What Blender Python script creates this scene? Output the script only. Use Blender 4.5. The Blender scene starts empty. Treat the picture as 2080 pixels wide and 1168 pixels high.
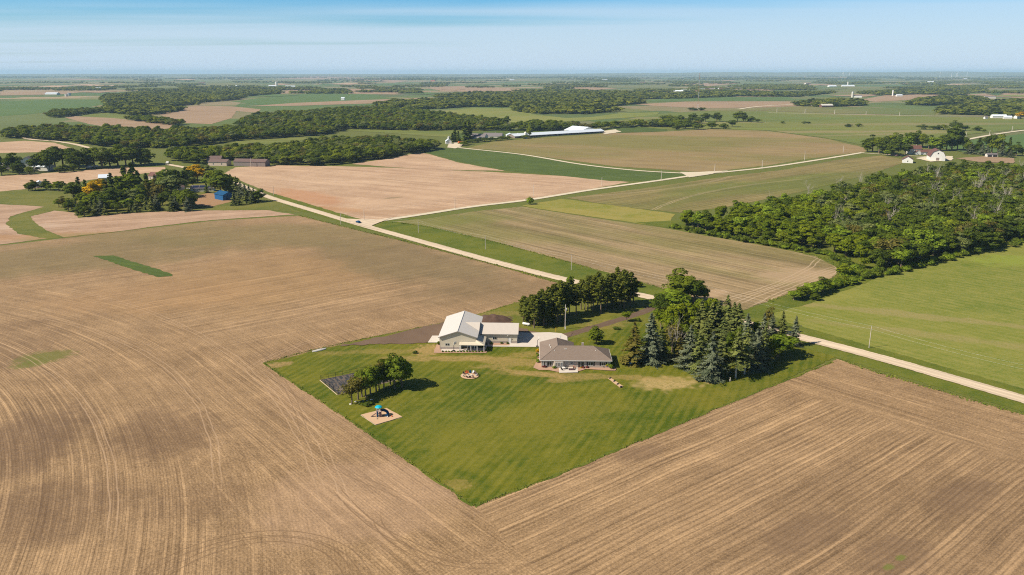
import bpy, bmesh, math, random
import numpy as np
from mathutils import Vector, Matrix, noise as mnoise
from mathutils.geometry import tessellate_polygon
S = bpy.context.scene
COL = S.collection
R = math.radians
rng = random.Random(7)
# ------------------------------------------------------------------ camera
CAMH, FPX, PW, PH = 100.0, 1618.0, 2080.0, 1168.0
PITCH = math.atan(437.0 / FPX)
cam_d = bpy.data.cameras.new('camera'); cam = bpy.data.objects.new('camera', cam_d); COL.objects.link(cam)
cam_d.sensor_width = 36; cam_d.lens = FPX / PW * 36; cam_d.clip_start = 1; cam_d.clip_end = 120000
cam.location = (0, 0, CAMH); cam.rotation_euler = (R(90) - PITCH, 0, 0)
S.camera = cam
S.view_settings.view_transform = 'Standard'; S.view_settings.look = 'None'
S.view_settings.gamma = 1; S.view_settings.exposure = 0.48
S.cycles.filter_width = 1.1; S.cycles.use_denoising = False
# ------------------------------------------------------------------ sky and sun
SUN_EL, SUN_AZ = R(43), R(20)          # light travels towards +x and a little +y
W = bpy.data.worlds.new('World'); S.world = W; W.use_nodes = True
wt = W.node_tree; wn = wt.nodes; wl = wt.links
for n in list(wn): wn.remove(n)

class NB:
    """small node-building helper"""
    def __init__(s, tree): s.t = tree; s.n = tree.nodes; s.l = tree.links
    def put(s, sock, v):
        if v is None: return
        if isinstance(v, bpy.types.NodeSocket): s.l.new(v, sock)
        elif isinstance(v, (tuple, list)) and sock.type == 'RGBA' and len(v) == 3: sock.default_value = (*v, 1)
        else: sock.default_value = v
    def node(s, typ, **kw):
        n = s.n.new(typ)
        for k, v in kw.items(): setattr(n, k, v)
        return n
    def m(s, op, a, b=None, c=None, clamp=False):
        n = s.node('ShaderNodeMath', operation=op, use_clamp=clamp)
        s.put(n.inputs[0], a); s.put(n.inputs[1], b); s.put(n.inputs[2], c); return n.outputs[0]
    def v(s, op, a, b=None, scale=None):
        n = s.node('ShaderNodeVectorMath', operation=op)
        s.put(n.inputs[0], a); s.put(n.inputs[1], b)
        if scale is not None: s.put(n.inputs['Scale'], scale)
        return n.outputs['Value'] if op in ('DOT_PRODUCT', 'LENGTH', 'DISTANCE') else n.outputs[0]
    def mix(s, f, a, b, blend='MIX'):
        n = s.node('ShaderNodeMix', data_type='RGBA', blend_type=blend)
        s.put(n.inputs[0], f); s.put(n.inputs[6], a); s.put(n.inputs[7], b); return n.outputs[2]
    def mixf(s, f, a, b):
        n = s.node('ShaderNodeMix', data_type='FLOAT')
        s.put(n.inputs[0], f); s.put(n.inputs[2], a); s.put(n.inputs[3], b); return n.outputs[0]
    def noise(s, vec, scale, detail=2, rough=.5, dist=0, dim='3D'):
        n = s.node('ShaderNodeTexNoise', noise_dimensions=dim)
        s.put(n.inputs['Vector'], vec)
        n.inputs['Scale'].default_value = scale; n.inputs['Detail'].default_value = detail
        n.inputs['Roughness'].default_value = rough; n.inputs['Distortion'].default_value = dist
        return n.outputs[0]
    def step(s, x, lo, hi):          # smooth 0..1 from lo to hi
        n = s.node('ShaderNodeMapRange', interpolation_type='SMOOTHSTEP')
        s.put(n.inputs[0], x); n.inputs[1].default_value = lo; n.inputs[2].default_value = hi
        n.inputs[3].default_value = 0; n.inputs[4].default_value = 1; return n.outputs[0]
    def lin(s, x, lo, hi, a=0, b=1):
        n = s.node('ShaderNodeMapRange'); s.put(n.inputs[0], x)
        for i, q in enumerate((lo, hi, a, b)): n.inputs[i + 1].default_value = q
        return n.outputs[0]
    def ramp(s, f, stops):
        n = s.node('ShaderNodeValToRGB'); s.put(n.inputs[0], f)
        e = n.color_ramp.elements
        while len(e) > 1: e.remove(e[0])
        e[0].position = stops[0][0]; e[0].color = (*stops[0][1], 1)
        for p, c in stops[1:]:
            q = e.new(p); q.color = (*c, 1)
        return n.outputs[0]
    def xyz(s, x=0, y=0, z=0):
        n = s.node('ShaderNodeCombineXYZ'); s.put(n.inputs[0], x); s.put(n.inputs[1], y); s.put(n.inputs[2], z); return n.outputs[0]
    def pos(s): return s.node('ShaderNodeNewGeometry').outputs['Position']
    def sep(s, v):
        n = s.node('ShaderNodeSeparateXYZ'); s.put(n.inputs[0], v); return n.outputs

b = NB(wt)
sky = b.node('ShaderNodeTexSky', sky_type='NISHITA'); sky.sun_disc = False
sky.sun_elevation = SUN_EL; sky.sun_rotation = math.atan2(-math.cos(SUN_AZ), -math.sin(SUN_AZ))
sky.altitude = 300; sky.air_density = 1.0; sky.dust_density = 0.6; sky.ozone_density = 2.5
tc = b.node('ShaderNodeTexCoord').outputs['Generated']
dx, dy, dz = b.sep(tc)
# thin cirrus sheets: noise on a flat layer high above
inv = b.m('DIVIDE', 1.0, b.m('MAXIMUM', b.m('ADD', dz, 0.02), 0.01))
cu = b.m('MULTIPLY', dx, inv); cv = b.m('MULTIPLY', dy, inv)
cp = b.xyz(b.m('MULTIPLY', cu, .16), b.m('MULTIPLY', cv, .42), 0)
c1 = b.noise(cp, 1.0, 4, .5, .35); c0 = b.noise(b.xyz(b.m('MULTIPLY', cu, .05), b.m('MULTIPLY', cv, .30), 3), 1.0, 3, .5, .2); c1 = b.m('ADD', b.m('MULTIPLY', c1, .4), b.m('MULTIPLY', c0, .6))
el = b.m('MULTIPLY', dz, 57.3)
veil = b.m('ADD', b.m('MULTIPLY', c1, 1.5), b.m('MULTIPLY', b.m('ADD', b.m('MULTIPLY', el, -.14), b.m('MULTIPLY', dx, .5)), 1.0))
veil = b.m('MULTIPLY', b.step(veil, -.15, .42), b.lin(el, 0, 7, .97, .42), clamp=True)
horizon = b.step(el, 6.0, -0.3); high = b.step(el, 9, 24)
skyc = b.mix(1.0, sky.outputs[0], b.mix(high, b.mix(horizon, (.46, 1.22, 1.80), (1.10, 1.40, 1.60)), (.85, .85, .85)), 'MULTIPLY')
skyc = b.mix(veil, skyc, b.mix(high, (8.0, 9.9, 11.9), (5.5, 6.0, 6.8)))
bg = b.node('ShaderNodeBackground'); b.put(bg.inputs[0], skyc); bg.inputs[1].default_value = 0.055
wo = b.node('ShaderNodeOutputWorld'); b.l.new(bg.outputs[0], wo.inputs[0])
sd = bpy.data.lights.new('sun', 'SUN'); sd.energy = 5.0; sd.angle = R(.5); sd.color = (1, .90, .76)
so = bpy.data.objects.new('sun', sd); COL.objects.link(so)
to_sun = Vector((-math.cos(SUN_AZ) * math.cos(SUN_EL), -math.sin(SUN_AZ) * math.cos(SUN_EL), math.sin(SUN_EL)))
so.rotation_euler = to_sun.to_track_quat('Z', 'Y').to_euler(); so.location = (-60, -30, 130)

# ------------------------------------------------------------------ measuring the photograph: ground point under a traced position
def P(x, y, z=0.0):
    a = (x - PW / 2) / FPX; bb = -(y - PH / 2) / FPX
    t = (z - CAMH) / (-math.sin(PITCH) + bb * math.cos(PITCH))
    return (a * t, (math.cos(PITCH) + bb * math.sin(PITCH)) * t)

# ------------------------------------------------------------------ object helpers
def tag(o, label=None, cat=None, group=None, kind=None):
    if label: o['label'] = label
    if cat: o['category'] = cat
    if group: o['group'] = group
    if kind: o['kind'] = kind
    return o
def mesh_np(name, V, F, mats=(), mi=None, tint=None, smooth=False):
    me = bpy.data.meshes.new(name)
    V = np.asarray(V, dtype=np.float32)
    if isinstance(F, np.ndarray):
        nf, k = F.shape
        me.vertices.add(len(V)); me.vertices.foreach_set('co', V.ravel())
        me.loops.add(nf * k); me.loops.foreach_set('vertex_index', F.ravel().astype(np.int32))
        me.polygons.add(nf); me.polygons.foreach_set('loop_start', np.arange(0, nf * k, k, dtype=np.int32))
        me.update(calc_edges=True)
    else:
        me.from_pydata([tuple(map(float, v)) for v in V], [], F); me.update()
    for m_ in mats: me.materials.append(m_)
    if mi is not None: me.polygons.foreach_set('material_index', np.asarray(mi, dtype=np.int32))
    if tint is not None:
        at = me.attributes.new('tint', 'FLOAT', 'FACE'); at.data.foreach_set('value', np.asarray(tint, dtype=np.float32))
    if smooth: me.polygons.foreach_set('use_smooth', [True] * len(me.polygons))
    me.validate()
    return me
def link(name, me, parent=None):
    o = bpy.data.objects.new(name, me); COL.objects.link(o)
    if parent: o.parent = parent
    return o
def empty(name, loc=(0, 0, 0), rz=0.0):
    o = bpy.data.objects.new(name, None); COL.objects.link(o)
    o.location = loc; o.rotation_euler = (0, 0, rz); o.empty_display_size = .5
    return o
class MB:
    """collects simple solids, then links them as ONE mesh object"""
    def __init__(s): s.V = []; s.F = []
    def add(s, vs, fs):
        k = len(s.V); s.V += [tuple(v) for v in vs]; s.F += [tuple(i + k for i in f) for f in fs]; return s
    def box(s, x0, x1, y0, y1, z0, z1):
        return s.add([(x0, y0, z0), (x1, y0, z0), (x1, y1, z0), (x0, y1, z0), (x0, y0, z1), (x1, y0, z1), (x1, y1, z1), (x0, y1, z1)],
                     [(0, 3, 2, 1), (4, 5, 6, 7), (0, 1, 5, 4), (1, 2, 6, 5), (2, 3, 7, 6), (3, 0, 4, 7)])
    def slab(s, pts, d):               # a thick panel: top outline pts, thickness d downwards
        n = len(pts); low = [(p[0], p[1], p[2] - d) for p in pts]
        return s.add(list(pts) + low, [tuple(range(n)), tuple(range(2 * n - 1, n - 1, -1))] +
                     [(i, i + n, (i + 1) % n + n, (i + 1) % n) for i in range(n)])
    def tube(s, pts, rad, k=6, cap=True):
        pts = [Vector(p) for p in pts]
        if not isinstance(rad, (list, tuple)): rad = [rad] * len(pts)
        vs = []; fs = []
        for i, p in enumerate(pts):
            d = (pts[min(i + 1, len(pts) - 1)] - pts[max(i - 1, 0)])
            d = d.normalized() if d.length > 1e-6 else Vector((0, 0, 1))
            u = d.cross(Vector((0, 1, 0)) if abs(d.y) < .9 else Vector((1, 0, 0))).normalized(); w = d.cross(u)
            for j in range(k):
                a = 2 * math.pi * j / k; vs.append(p + (u * math.cos(a) + w * math.sin(a)) * rad[i])
        for i in range(len(pts) - 1):
            for j in range(k):
                fs.append((i * k + j, i * k + (j + 1) % k, (i + 1) * k + (j + 1) % k, (i + 1) * k + j))
        if cap: fs += [tuple(range(k - 1, -1, -1)), tuple(range((len(pts) - 1) * k, len(pts) * k))]
        return s.add(vs, fs)
    def lathe(s, prof, k=16, c=(0, 0, 0)):
        vs = []; fs = []
        for r, z in prof:
            for j in range(k):
                a = 2 * math.pi * j / k; vs.append((c[0] + r * math.cos(a), c[1] + r * math.sin(a), c[2] + z))
        for i in range(len(prof) - 1):
            for j in range(k): fs.append((i * k + j, i * k + (j + 1) % k, (i + 1) * k + (j + 1) % k, (i + 1) * k + j))
        fs += [tuple(range(k - 1, -1, -1)), tuple(range((len(prof) - 1) * k, len(prof) * k))]
        return s.add(vs, fs)
    def build(s, name, mat, parent=None, smooth=False):
        me = mesh_np(name, s.V, s.F, [mat], smooth=smooth)
        o = link(name, me, parent); return o

# ------------------------------------------------------------------ materials
def mat(name):
    m_ = bpy.data.materials.new(name); m_.use_nodes = True
    for n in list(m_.node_tree.nodes): m_.node_tree.nodes.remove(n)
    return m_, NB(m_.node_tree)
def finish(nb, col, rough=.8, bump=None, bstr=.5, bdist=.1, metal=0, spec=.3):
    p = nb.node('ShaderNodeBsdfPrincipled'); nb.put(p.inputs['Base Color'], col); nb.put(p.inputs['Roughness'], rough)
    p.inputs['Metallic'].default_value = metal; p.inputs['Specular IOR Level'].default_value = spec
    if bump is not None:
        bn = nb.node('ShaderNodeBump'); bn.inputs['Strength'].default_value = bstr; bn.inputs['Distance'].default_value = bdist
        nb.put(bn.inputs['Height'], bump); nb.l.new(bn.outputs[0], p.inputs['Normal'])
    o = nb.node('ShaderNodeOutputMaterial'); nb.l.new(p.outputs[0], o.inputs[0])
def paint(name, c, rough=.6, var=.12, scale=1.2, metal=0, spec=.3):
    m_, nb = mat(name); n = nb.noise(nb.node('ShaderNodeTexCoord').outputs['Object'], scale, 4, .6)
    lo = tuple(q * (1 - var) for q in c); hi = tuple(min(1, q * (1 + var)) for q in c)
    finish(nb, nb.mix(n, lo, hi), rough, metal=metal, spec=spec); return m_
def ribbed(name, c, axis=0, pitch=.3, rough=.5, var=.1, amp=.3):
    m_, nb = mat(name); oc = nb.node('ShaderNodeTexCoord').outputs['Object']
    q = nb.sep(oc)[axis]; w = nb.m('PINGPONG', q, pitch / 2)
    rib = nb.step(w, 0.0, pitch * .16)
    n = nb.noise(oc, .9, 4, .6)
    col = nb.mix(n, tuple(k * (1 - var) for k in c), tuple(min(1, k * (1 + var)) for k in c))
    col = nb.mix(rib, nb.mix(amp, col, tuple(k * .55 for k in c)), col)
    finish(nb, col, rough); return m_
def shingle(name, c1, c2, c3):
    m_, nb = mat(name); oc = nb.node('ShaderNodeTexCoord').outputs['Object']
    br = nb.node('ShaderNodeTexBrick'); x, y, z = nb.sep(oc)
    nb.put(br.inputs['Vector'], nb.xyz(nb.m('ADD', x, nb.m('MULTIPLY', y, .37)), nb.m('ADD', z, nb.m('MULTIPLY', y, .2)), 0))
    br.inputs['Scale'].default_value = 1; br.inputs['Brick Width'].default_value = .6; br.inputs['Row Height'].default_value = .16
    br.inputs['Mortar Size'].default_value = .008
    nb.put(br.inputs['Color1'], c1); nb.put(br.inputs['Color2'], c2); nb.put(br.inputs['Mortar'], tuple(k * .5 for k in c1))
    col = nb.mix(nb.noise(oc, 1.6, 5, .7), br.outputs[0], c3)
    col = nb.mix(nb.step(nb.noise(oc, 5, 3, .8), .5, .62), col, tuple(k * .72 for k in c2))
    finish(nb, col, .9); return m_

def track(nb, p, cx, cy, rad, w=.22, gap=1.9):
    """pair of wheel marks along a circle: 1 on the marks"""
    d = nb.v('LENGTH', nb.v('SUBTRACT', p, (cx, cy, 0)))
    e = nb.m('ABSOLUTE', nb.m('SUBTRACT', d, rad)); e = nb.m('ABSOLUTE', nb.m('SUBTRACT', e, gap / 2))
    return nb.step(e, w, w * .3)
def blob(nb, p, cx, cy, rx, ry, ang=0, wob=.35):
    v = nb.v('SUBTRACT', p, (cx, cy, 0)); ca, sa = math.cos(ang), math.sin(ang)
    u = nb.v('DOT_PRODUCT', v, (ca / rx, sa / rx, 0)); w = nb.v('DOT_PRODUCT', v, (-sa / ry, ca / ry, 0))
    d = nb.v('LENGTH', nb.xyz(u, w, 0))
    d = nb.m('ADD', d, nb.m('MULTIPLY', nb.m('SUBTRACT', nb.noise(p, 3.0 / max(rx, ry), 4, .6), .5), wob * 4))
    return nb.step(d, 1.25, .55)
def hc(nb, x, lo=.32, hi=.68): return nb.lin(x, lo, hi)
def rows(nb, r, t, pitch=.78, seed=0.0):
    """planted rows seen across r: about 0..1, thin dark furrows at each row"""
    s1 = hc(nb, nb.noise(nb.xyz(nb.m('MULTIPLY', r, 1.3), nb.m('MULTIPLY', t, .05), seed), 1, 3, .65))
    s2 = hc(nb, nb.noise(nb.xyz(nb.m('MULTIPLY', r, .30), nb.m('MULTIPLY', t, .008), seed + 5), 1, 3, .6))
    pp = nb.m('PINGPONG', nb.m('ADD', r, nb.m('MULTIPLY', s2, .25)), pitch / 2)
    ln = nb.m('SUBTRACT', nb.step(pp, .0, pitch * .24), 1.0)
    ln = nb.m('MULTIPLY', ln, nb.m('ADD', nb.m('MULTIPLY', s1, .30), nb.m('MULTIPLY', s2, .22)))
    u = nb.noise(nb.xyz(nb.m('MULTIPLY', r, .95), nb.m('MULTIPLY', t, .0035), seed + 20), 1, 1, .5)
    brk = hc(nb, nb.noise(nb.xyz(nb.m('MULTIPLY', r, .2), nb.m('MULTIPLY', t, .03), seed + 30), 1, 2, .6))
    lt = nb.m('MULTIPLY', nb.m('MULTIPLY', nb.step(u, .585, .65), .42), brk)
    dk = nb.m('MULTIPLY', nb.m('MULTIPLY', nb.step(u, .41, .35), -.30), brk)
    a = nb.m('MULTIPLY', nb.m('SUBTRACT', s1, .5), .40); c = nb.m('MULTIPLY', nb.m('SUBTRACT', s2, .5), .22)
    return nb.m('ADD', nb.m('ADD', nb.m('ADD', a, c), nb.m('ADD', ln, nb.m('ADD', lt, dk))), .56)
def circ3(a, c, e):
    """circle through three traced ground points"""
    (x1, y1), (x2, y2), (x3, y3) = P(*a), P(*c), P(*e)
    d = 2 * (x1 * (y2 - y3) + x2 * (y3 - y1) + x3 * (y1 - y2))
    ux = ((x1 * x1 + y1 * y1) * (y2 - y3) + (x2 * x2 + y2 * y2) * (y3 - y1) + (x3 * x3 + y3 * y3) * (y1 - y2)) / d
    uy = ((x1 * x1 + y1 * y1) * (x3 - x2) + (x2 * x2 + y2 * y2) * (x1 - x3) + (x3 * x3 + y3 * y3) * (x2 - x1)) / d
    return ux, uy, math.hypot(x1 - ux, y1 - uy)
def arc_track(nb, p, a, c, e, w=.25, gap=1.9, wob=.5):
    """wheel marks only along the traced stretch a-c-e"""
    ux, uy, rr = circ3(a, c, e); pw = nb.v('ADD', p, nb.xyz(nb.m('MULTIPLY', nb.m('SUBTRACT', nb.noise(p, .06, 2, .5), .5), wob * 4), 0, 0))
    t = track(nb, pw, ux, uy, rr, w, gap)
    A, C_, E_ = Vector(P(*a)), Vector(P(*c)), Vector(P(*e)); L_ = (E_ - A).length; md = (A + E_) / 2
    lim = nb.step(nb.v('LENGTH', nb.v('SUBTRACT', p, (md.x, md.y, 0))), L_ * .58 + (C_ - md).length * .2, L_ * .46)
    return nb.m('MULTIPLY', t, lim)
def dirco(nb, p, d):
    return nb.v('DOT_PRODUCT', p, (-d[1], d[0], 0)), nb.v('DOT_PRODUCT', p, (d[0], d[1], 0))
D2 = (.783, .622)      # field direction A (lawn's right edge)
DL = (.636, -.772)     # field direction B (lawn's left edge)
DR = (.660, -.751)     # the section road

def soil_color(nb, p, s, light, mid, dark, mscale=.014, contrast=1.0, clod=.35, gain=1.35):
    big = nb.noise(p, mscale, 5, .6, .4); med = hc(nb, nb.noise(p, mscale * 5, 4, .65), .3, .7)
    col = nb.mix(nb.step(big, .40, .62), light, mid)
    fine = hc(nb, nb.noise(p, 1.7, 3, .8)); f2 = hc(nb, nb.noise(p, .35, 4, .7))
    k = nb.m('MULTIPLY', nb.m('SUBTRACT', s, .5), contrast)
    k = nb.m('ADD', k, nb.m('MULTIPLY', nb.m('SUBTRACT', fine, .5), clod))
    k = nb.m('ADD', k, nb.m('MULTIPLY', nb.m('SUBTRACT', f2, .5), .16)); k = nb.m('ADD', k, nb.m('MULTIPLY', nb.m('SUBTRACT', med, .5), .22))
    k = nb.m('ADD', k, .5, clamp=True)
    col = nb.mix(k, dark, nb.mix(k, col, tuple(min(1, q * gain) for q in light)))
    straw = nb.step(nb.noise(p, 2.6, 1, .5), .66, .74)
    return nb.mix(nb.m('MULTIPLY', straw, .5), col, tuple(min(1, q * 1.5) for q in light)), k

LIGHT, MID, DARK = (.372, .243, .126), (.272, .170, .080), (.122, .074, .034)
def m_left_field():
    m_, nb = mat('tilled_soil'); p = nb.pos()
    C = (-362, 50, 0)
    v = nb.v('SUBTRACT', p, C); r = nb.v('LENGTH', v); vx, vy, _ = nb.sep(v)
    t = nb.m('MULTIPLY', nb.m('ARCTAN2', vy, vx), 310)
    SA = rows(nb, r, t, seed=1)
    rB, tB = dirco(nb, p, DL); SB = rows(nb, rB, tB, seed=9)
    rD, tD = dirco(nb, p, D2); wv = nb.m('MULTIPLY', nb.noise(p, .02, 2, .5), 3); SD = rows(nb, nb.m('ADD', rD, wv), tD, seed=3)
    wob = nb.m('MULTIPLY', nb.m('SUBTRACT', nb.noise(p, .05, 3, .6), .5), 14)
    mA = nb.step(nb.m('ADD', r, wob), 350, 340)
    dL = nb.v('DOT_PRODUCT', nb.v('SUBTRACT', p, (-88.5, 266.7, 0)), (-.772, -.636, 0))
    tL = nb.v('DOT_PRODUCT', nb.v('SUBTRACT', p, (-88.5, 266.7, 0)), (*DL, 0))
    mB = nb.m('MULTIPLY', nb.step(nb.m('ADD', dL, wob), 34, 26), nb.m('MULTIPLY', nb.step(tL, -30, -8), nb.step(tL, 150, 132)))
    mB2 = nb.m('MULTIPLY', nb.step(nb.m('ADD', dL, wob), 62, 44), nb.step(tL, -60, -20))
    s = nb.mixf(mA, SD, SA)
    s = nb.mixf(nb.m('MULTIPLY', mB2, .5), s, SB); s = nb.mixf(nb.m('MULTIPLY', mB, .8), s, SB)
    _, yy, _ = nb.sep(p)
    far = nb.step(yy, 300, 480)
    s = nb.mixf(nb.m('MULTIPLY', far, .55), s, .5)
    col, k = soil_color(nb, p, s, LIGHT, MID, DARK, .013, .85, .55)
    # darker, moister soil in the hollows; greener where seedlings show
    br = (.115, .068, .036)
    for (x, y, rx, ry, a, f) in ((40, 900, 17, 26, 0, .62), (330, 880, 16, 20, .6, .5), (90, 1040, 20, 16, .3, .5), (400, 1020, 14, 10, .3, .25),
                                 (20, 700, 22, 40, .4, .3), (560, 720, 14, 8, .9, .18)):
        w = P(x, y); col = nb.mix(nb.m('MULTIPLY', blob(nb, p, *w, rx, ry, a), nb.m('ADD', nb.m('MULTIPLY', k, -.3), f + .15)), col, br)
    for (x, y, rx, ry, a) in ((90, 725, 10, 7, .5), (60, 740, 6, 4, .5)):
        w = P(x, y); col = nb.mix(nb.m('MULTIPLY', blob(nb, p, *w, rx, ry, a), .75), col, (.12, .13, .018))
    for (x, y, rx, ry, a, c, f) in ((560, 560, 75, 55, 1.1, (.30, .18, .07), .4), (330, 600, 50, 30, .2, (.34, .20, .09), .4),
                                    (150, 520, 95, 48, .4, (.165, .130, .052), .65), (820, 530, 85, 34, -.8, (.165, .126, .055), .65), (980, 590, 40, 25, .2, (.19, .13, .06), .5),
                                    (480, 475, 130, 40, -.1, (.185, .145, .055), .65), (700, 800, 22, 30, .9, (.38, .245, .14), .4), (740, 1010, 26, 22, .4, (.40, .26, .155), .5)):
        w = P(x, y); col = nb.mix(nb.m('MULTIPLY', blob(nb, p, *w, rx, ry, a), f), col, nb.mix(k, tuple(q * .6 for q in c), tuple(min(1, q * 1.2) for q in c)))
    def marks(lst, amt, c):
        nonlocal col
        tr = None
        for q_ in lst: q = arc_track(nb, p, *q_); tr = q if tr is None else nb.m('MAXIMUM', tr, q)
        col = nb.mix(nb.m('MULTIPLY', tr, amt), col, c)
    marks((((300, 1160), (610, 1086), (745, 1168)), ((340, 1168), (600, 1098), (700, 1150)), ((770, 1060), (860, 1130), (1000, 1150)), ((690, 1000), (800, 1090), (930, 1140))), .6, (.15, .09, .045))
    marks((((150, 590), (480, 730), (640, 960)), ((60, 640), (330, 740), (440, 960)), ((0, 700), (190, 850), (230, 1050)), ((520, 740), (640, 690), (1000, 640)), ((545, 760), (640, 880), (700, 1010))), .5, (.44, .30, .18))
    marks((((120, 580), (430, 660), (620, 880)), ((400, 730), (560, 880), (820, 1010)), ((20, 720), (140, 850), (170, 1080))), .45, (.16, .10, .05))
    finish(nb, col, .95, k, .35, .10); return m_
def m_right_field():
    m_, nb = mat('planted_soil'); p = nb.pos()
    rD, tD = dirco(nb, p, D2); wv = nb.m('MULTIPLY', nb.noise(p, .02, 2, .5), 3)
    SD = rows(nb, nb.m('ADD', rD, wv), tD, 1.5, seed=3)
    rB, tB = dirco(nb, p, DR); SB = rows(nb, rB, tB, seed=21)
    d = nb.v('DOT_PRODUCT', nb.v('SUBTRACT', p, (117.3, 270.8, 0)), (-.751, -.660, 0))
    wob = nb.m('MULTIPLY', nb.m('SUBTRACT', nb.noise(p, .06, 3, .6), .5), 5)
    mH = nb.step(nb.m('ADD', d, wob), 41, 37)
    s = nb.mixf(nb.m('MULTIPLY', mH, .85), SD, SB)
    col, k = soil_color(nb, p, s, LIGHT, MID, DARK, .013, .85, .5)
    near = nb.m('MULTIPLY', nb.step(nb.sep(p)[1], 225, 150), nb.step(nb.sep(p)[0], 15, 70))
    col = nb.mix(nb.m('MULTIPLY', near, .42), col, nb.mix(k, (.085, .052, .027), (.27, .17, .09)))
    for (x, y, rx, ry, a) in ((1300, 920, 9, 4, .6), (1820, 1130, 10, 7, .6), (1640, 1080, 14, 6, .6), (1960, 1010, 15, 6, .6)):
        w = P(x, y); col = nb.mix(nb.m('MULTIPLY', blob(nb, p, *w, rx, ry, a), .45), col, (.13, .08, .045))
    for (x, y) in ((1805, 1152), (1830, 1133)):
        w = P(x, y); col = nb.mix(nb.m('MULTIPLY', blob(nb, p, *w, 1.6, .9, .6), .7), col, (.12, .15, .02))
    finish(nb, col, .95, k, .4, .12); return m_
def m_rowfield(name, light, mid, dark, d, mscale=.006, contrast=.5, clod=.25, pitch=1.5, extra=(), green=None, gf=.5, tracks=()):
    """a middle-distance field: rows along d, broad patches, optional tint of young crop"""
    m_, nb = mat(name); p = nb.pos(); r, t = dirco(nb, p, d)
    s1 = hc(nb, nb.noise(nb.xyz(nb.m('MULTIPLY', r, .45), nb.m('MULTIPLY', t, .010), 0), 1, 4, .65))
    s2 = hc(nb, nb.noise(nb.xyz(nb.m('MULTIPLY', r, .08), nb.m('MULTIPLY', t, .003), 4), 1, 4, .6))
    w = nb.m('SINE', nb.m('MULTIPLY', nb.m('ADD', r, nb.m('MULTIPLY', s2, 3)), 2 * math.pi / pitch / 3))
    s = nb.m('ADD', nb.m('MULTIPLY', nb.m('SUBTRACT', s1, .5), .55), nb.m('MULTIPLY', nb.m('SUBTRACT', s2, .5), .45))
    s = nb.m('ADD', nb.m('ADD', s, nb.m('MULTIPLY', w, .10)), .5)
    col, k = soil_color(nb, p, s, light, mid, dark, mscale, contrast, clod)
    if green:
        g = nb.step(nb.noise(nb.xyz(nb.m('MULTIPLY', r, 1.0), nb.m('MULTIPLY', t, .35), 2), mscale * 1.3, 4, .55, .5), .42, .62)
        col = nb.mix(nb.m('MULTIPLY', g, gf), col, nb.mix(k, tuple(q * .6 for q in green), tuple(q * 1.3 for q in green)))
    for q_ in tracks: col = nb.mix(nb.m('MULTIPLY', arc_track(nb, p, *q_, .5, 2.4, .8), .6), col, (.48, .36, .23))
    for (x, y, rx, ry, a, c, f) in extra:
        q = P(x, y); col = nb.mix(nb.m('MULTIPLY', blob(nb, p, *q, rx, ry, a), f), col, c)
    finish(nb, col, .95); return m_
def m_grass(name, c1, c2, c3, scale=.05, stripes=None, blobs=(), tuft=.35, rough=.9):
    m_, nb = mat(name); p = nb.pos()
    n1 = nb.noise(p, scale, 5, .62, .5); n2 = hc(nb, nb.noise(p, 1.0, 4, .75)); n3 = hc(nb, nb.noise(p, .17, 4, .7)); n4 = hc(nb, nb.noise(p, .035, 4, .7))
    col = nb.mix(nb.step(n1, .42, .60), c1, c2)
    k = nb.m('ADD', nb.m('ADD', nb.m('MULTIPLY', n2, tuft), nb.m('MULTIPLY', n3, .38)), nb.m('MULTIPLY', n4, .34))
    if stripes:
        d, pitch, amp = stripes; r, t = dirco(nb, p, d)
        r2 = nb.m('ADD', r, nb.m('MULTIPLY', nb.noise(p, .03, 2, .5), 1.2))
        w = nb.m('SINE', nb.m('MULTIPLY', r2, math.pi / pitch))
        brk = nb.noise(nb.xyz(nb.m('MULTIPLY', r, .55), nb.m('MULTIPLY', t, .05), 3), 1, 3, .65)
        st = nb.m('ADD', nb.m('MULTIPLY', nb.m('SUBTRACT', nb.step(w, -.6, .6), .5), amp), nb.m('MULTIPLY', nb.m('SUBTRACT', brk, .5), 1.1))
        rr, tt = dirco(nb, p, (.93, .36)); bk2 = nb.noise(nb.xyz(nb.m('MULTIPLY', rr, .8), nb.m('MULTIPLY', tt, .07), 8), 1, 3, .6)
        st = nb.m('ADD', st, nb.m('MULTIPLY', nb.m('SUBTRACT', bk2, .5), .7))
        k = nb.m('ADD', k, st)
    k = nb.m('SUBTRACT', k, .22, clamp=True)
    col = nb.mix(k, col, c3)
    for (x, y, rx, ry, a, c, f) in blobs:
        q = P(x, y); bb_ = nb.m('MULTIPLY', blob(nb, p, *q, rx, ry, a, .6), f)
        bb_ = nb.m('MULTIPLY', bb_, nb.m('ADD', .35, nb.m('MULTIPLY', n2, 1.3)), clamp=True)
        col = nb.mix(bb_, col, c)
    finish(nb, col, rough, n2, .35, .12, spec=.15); return m_
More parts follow.
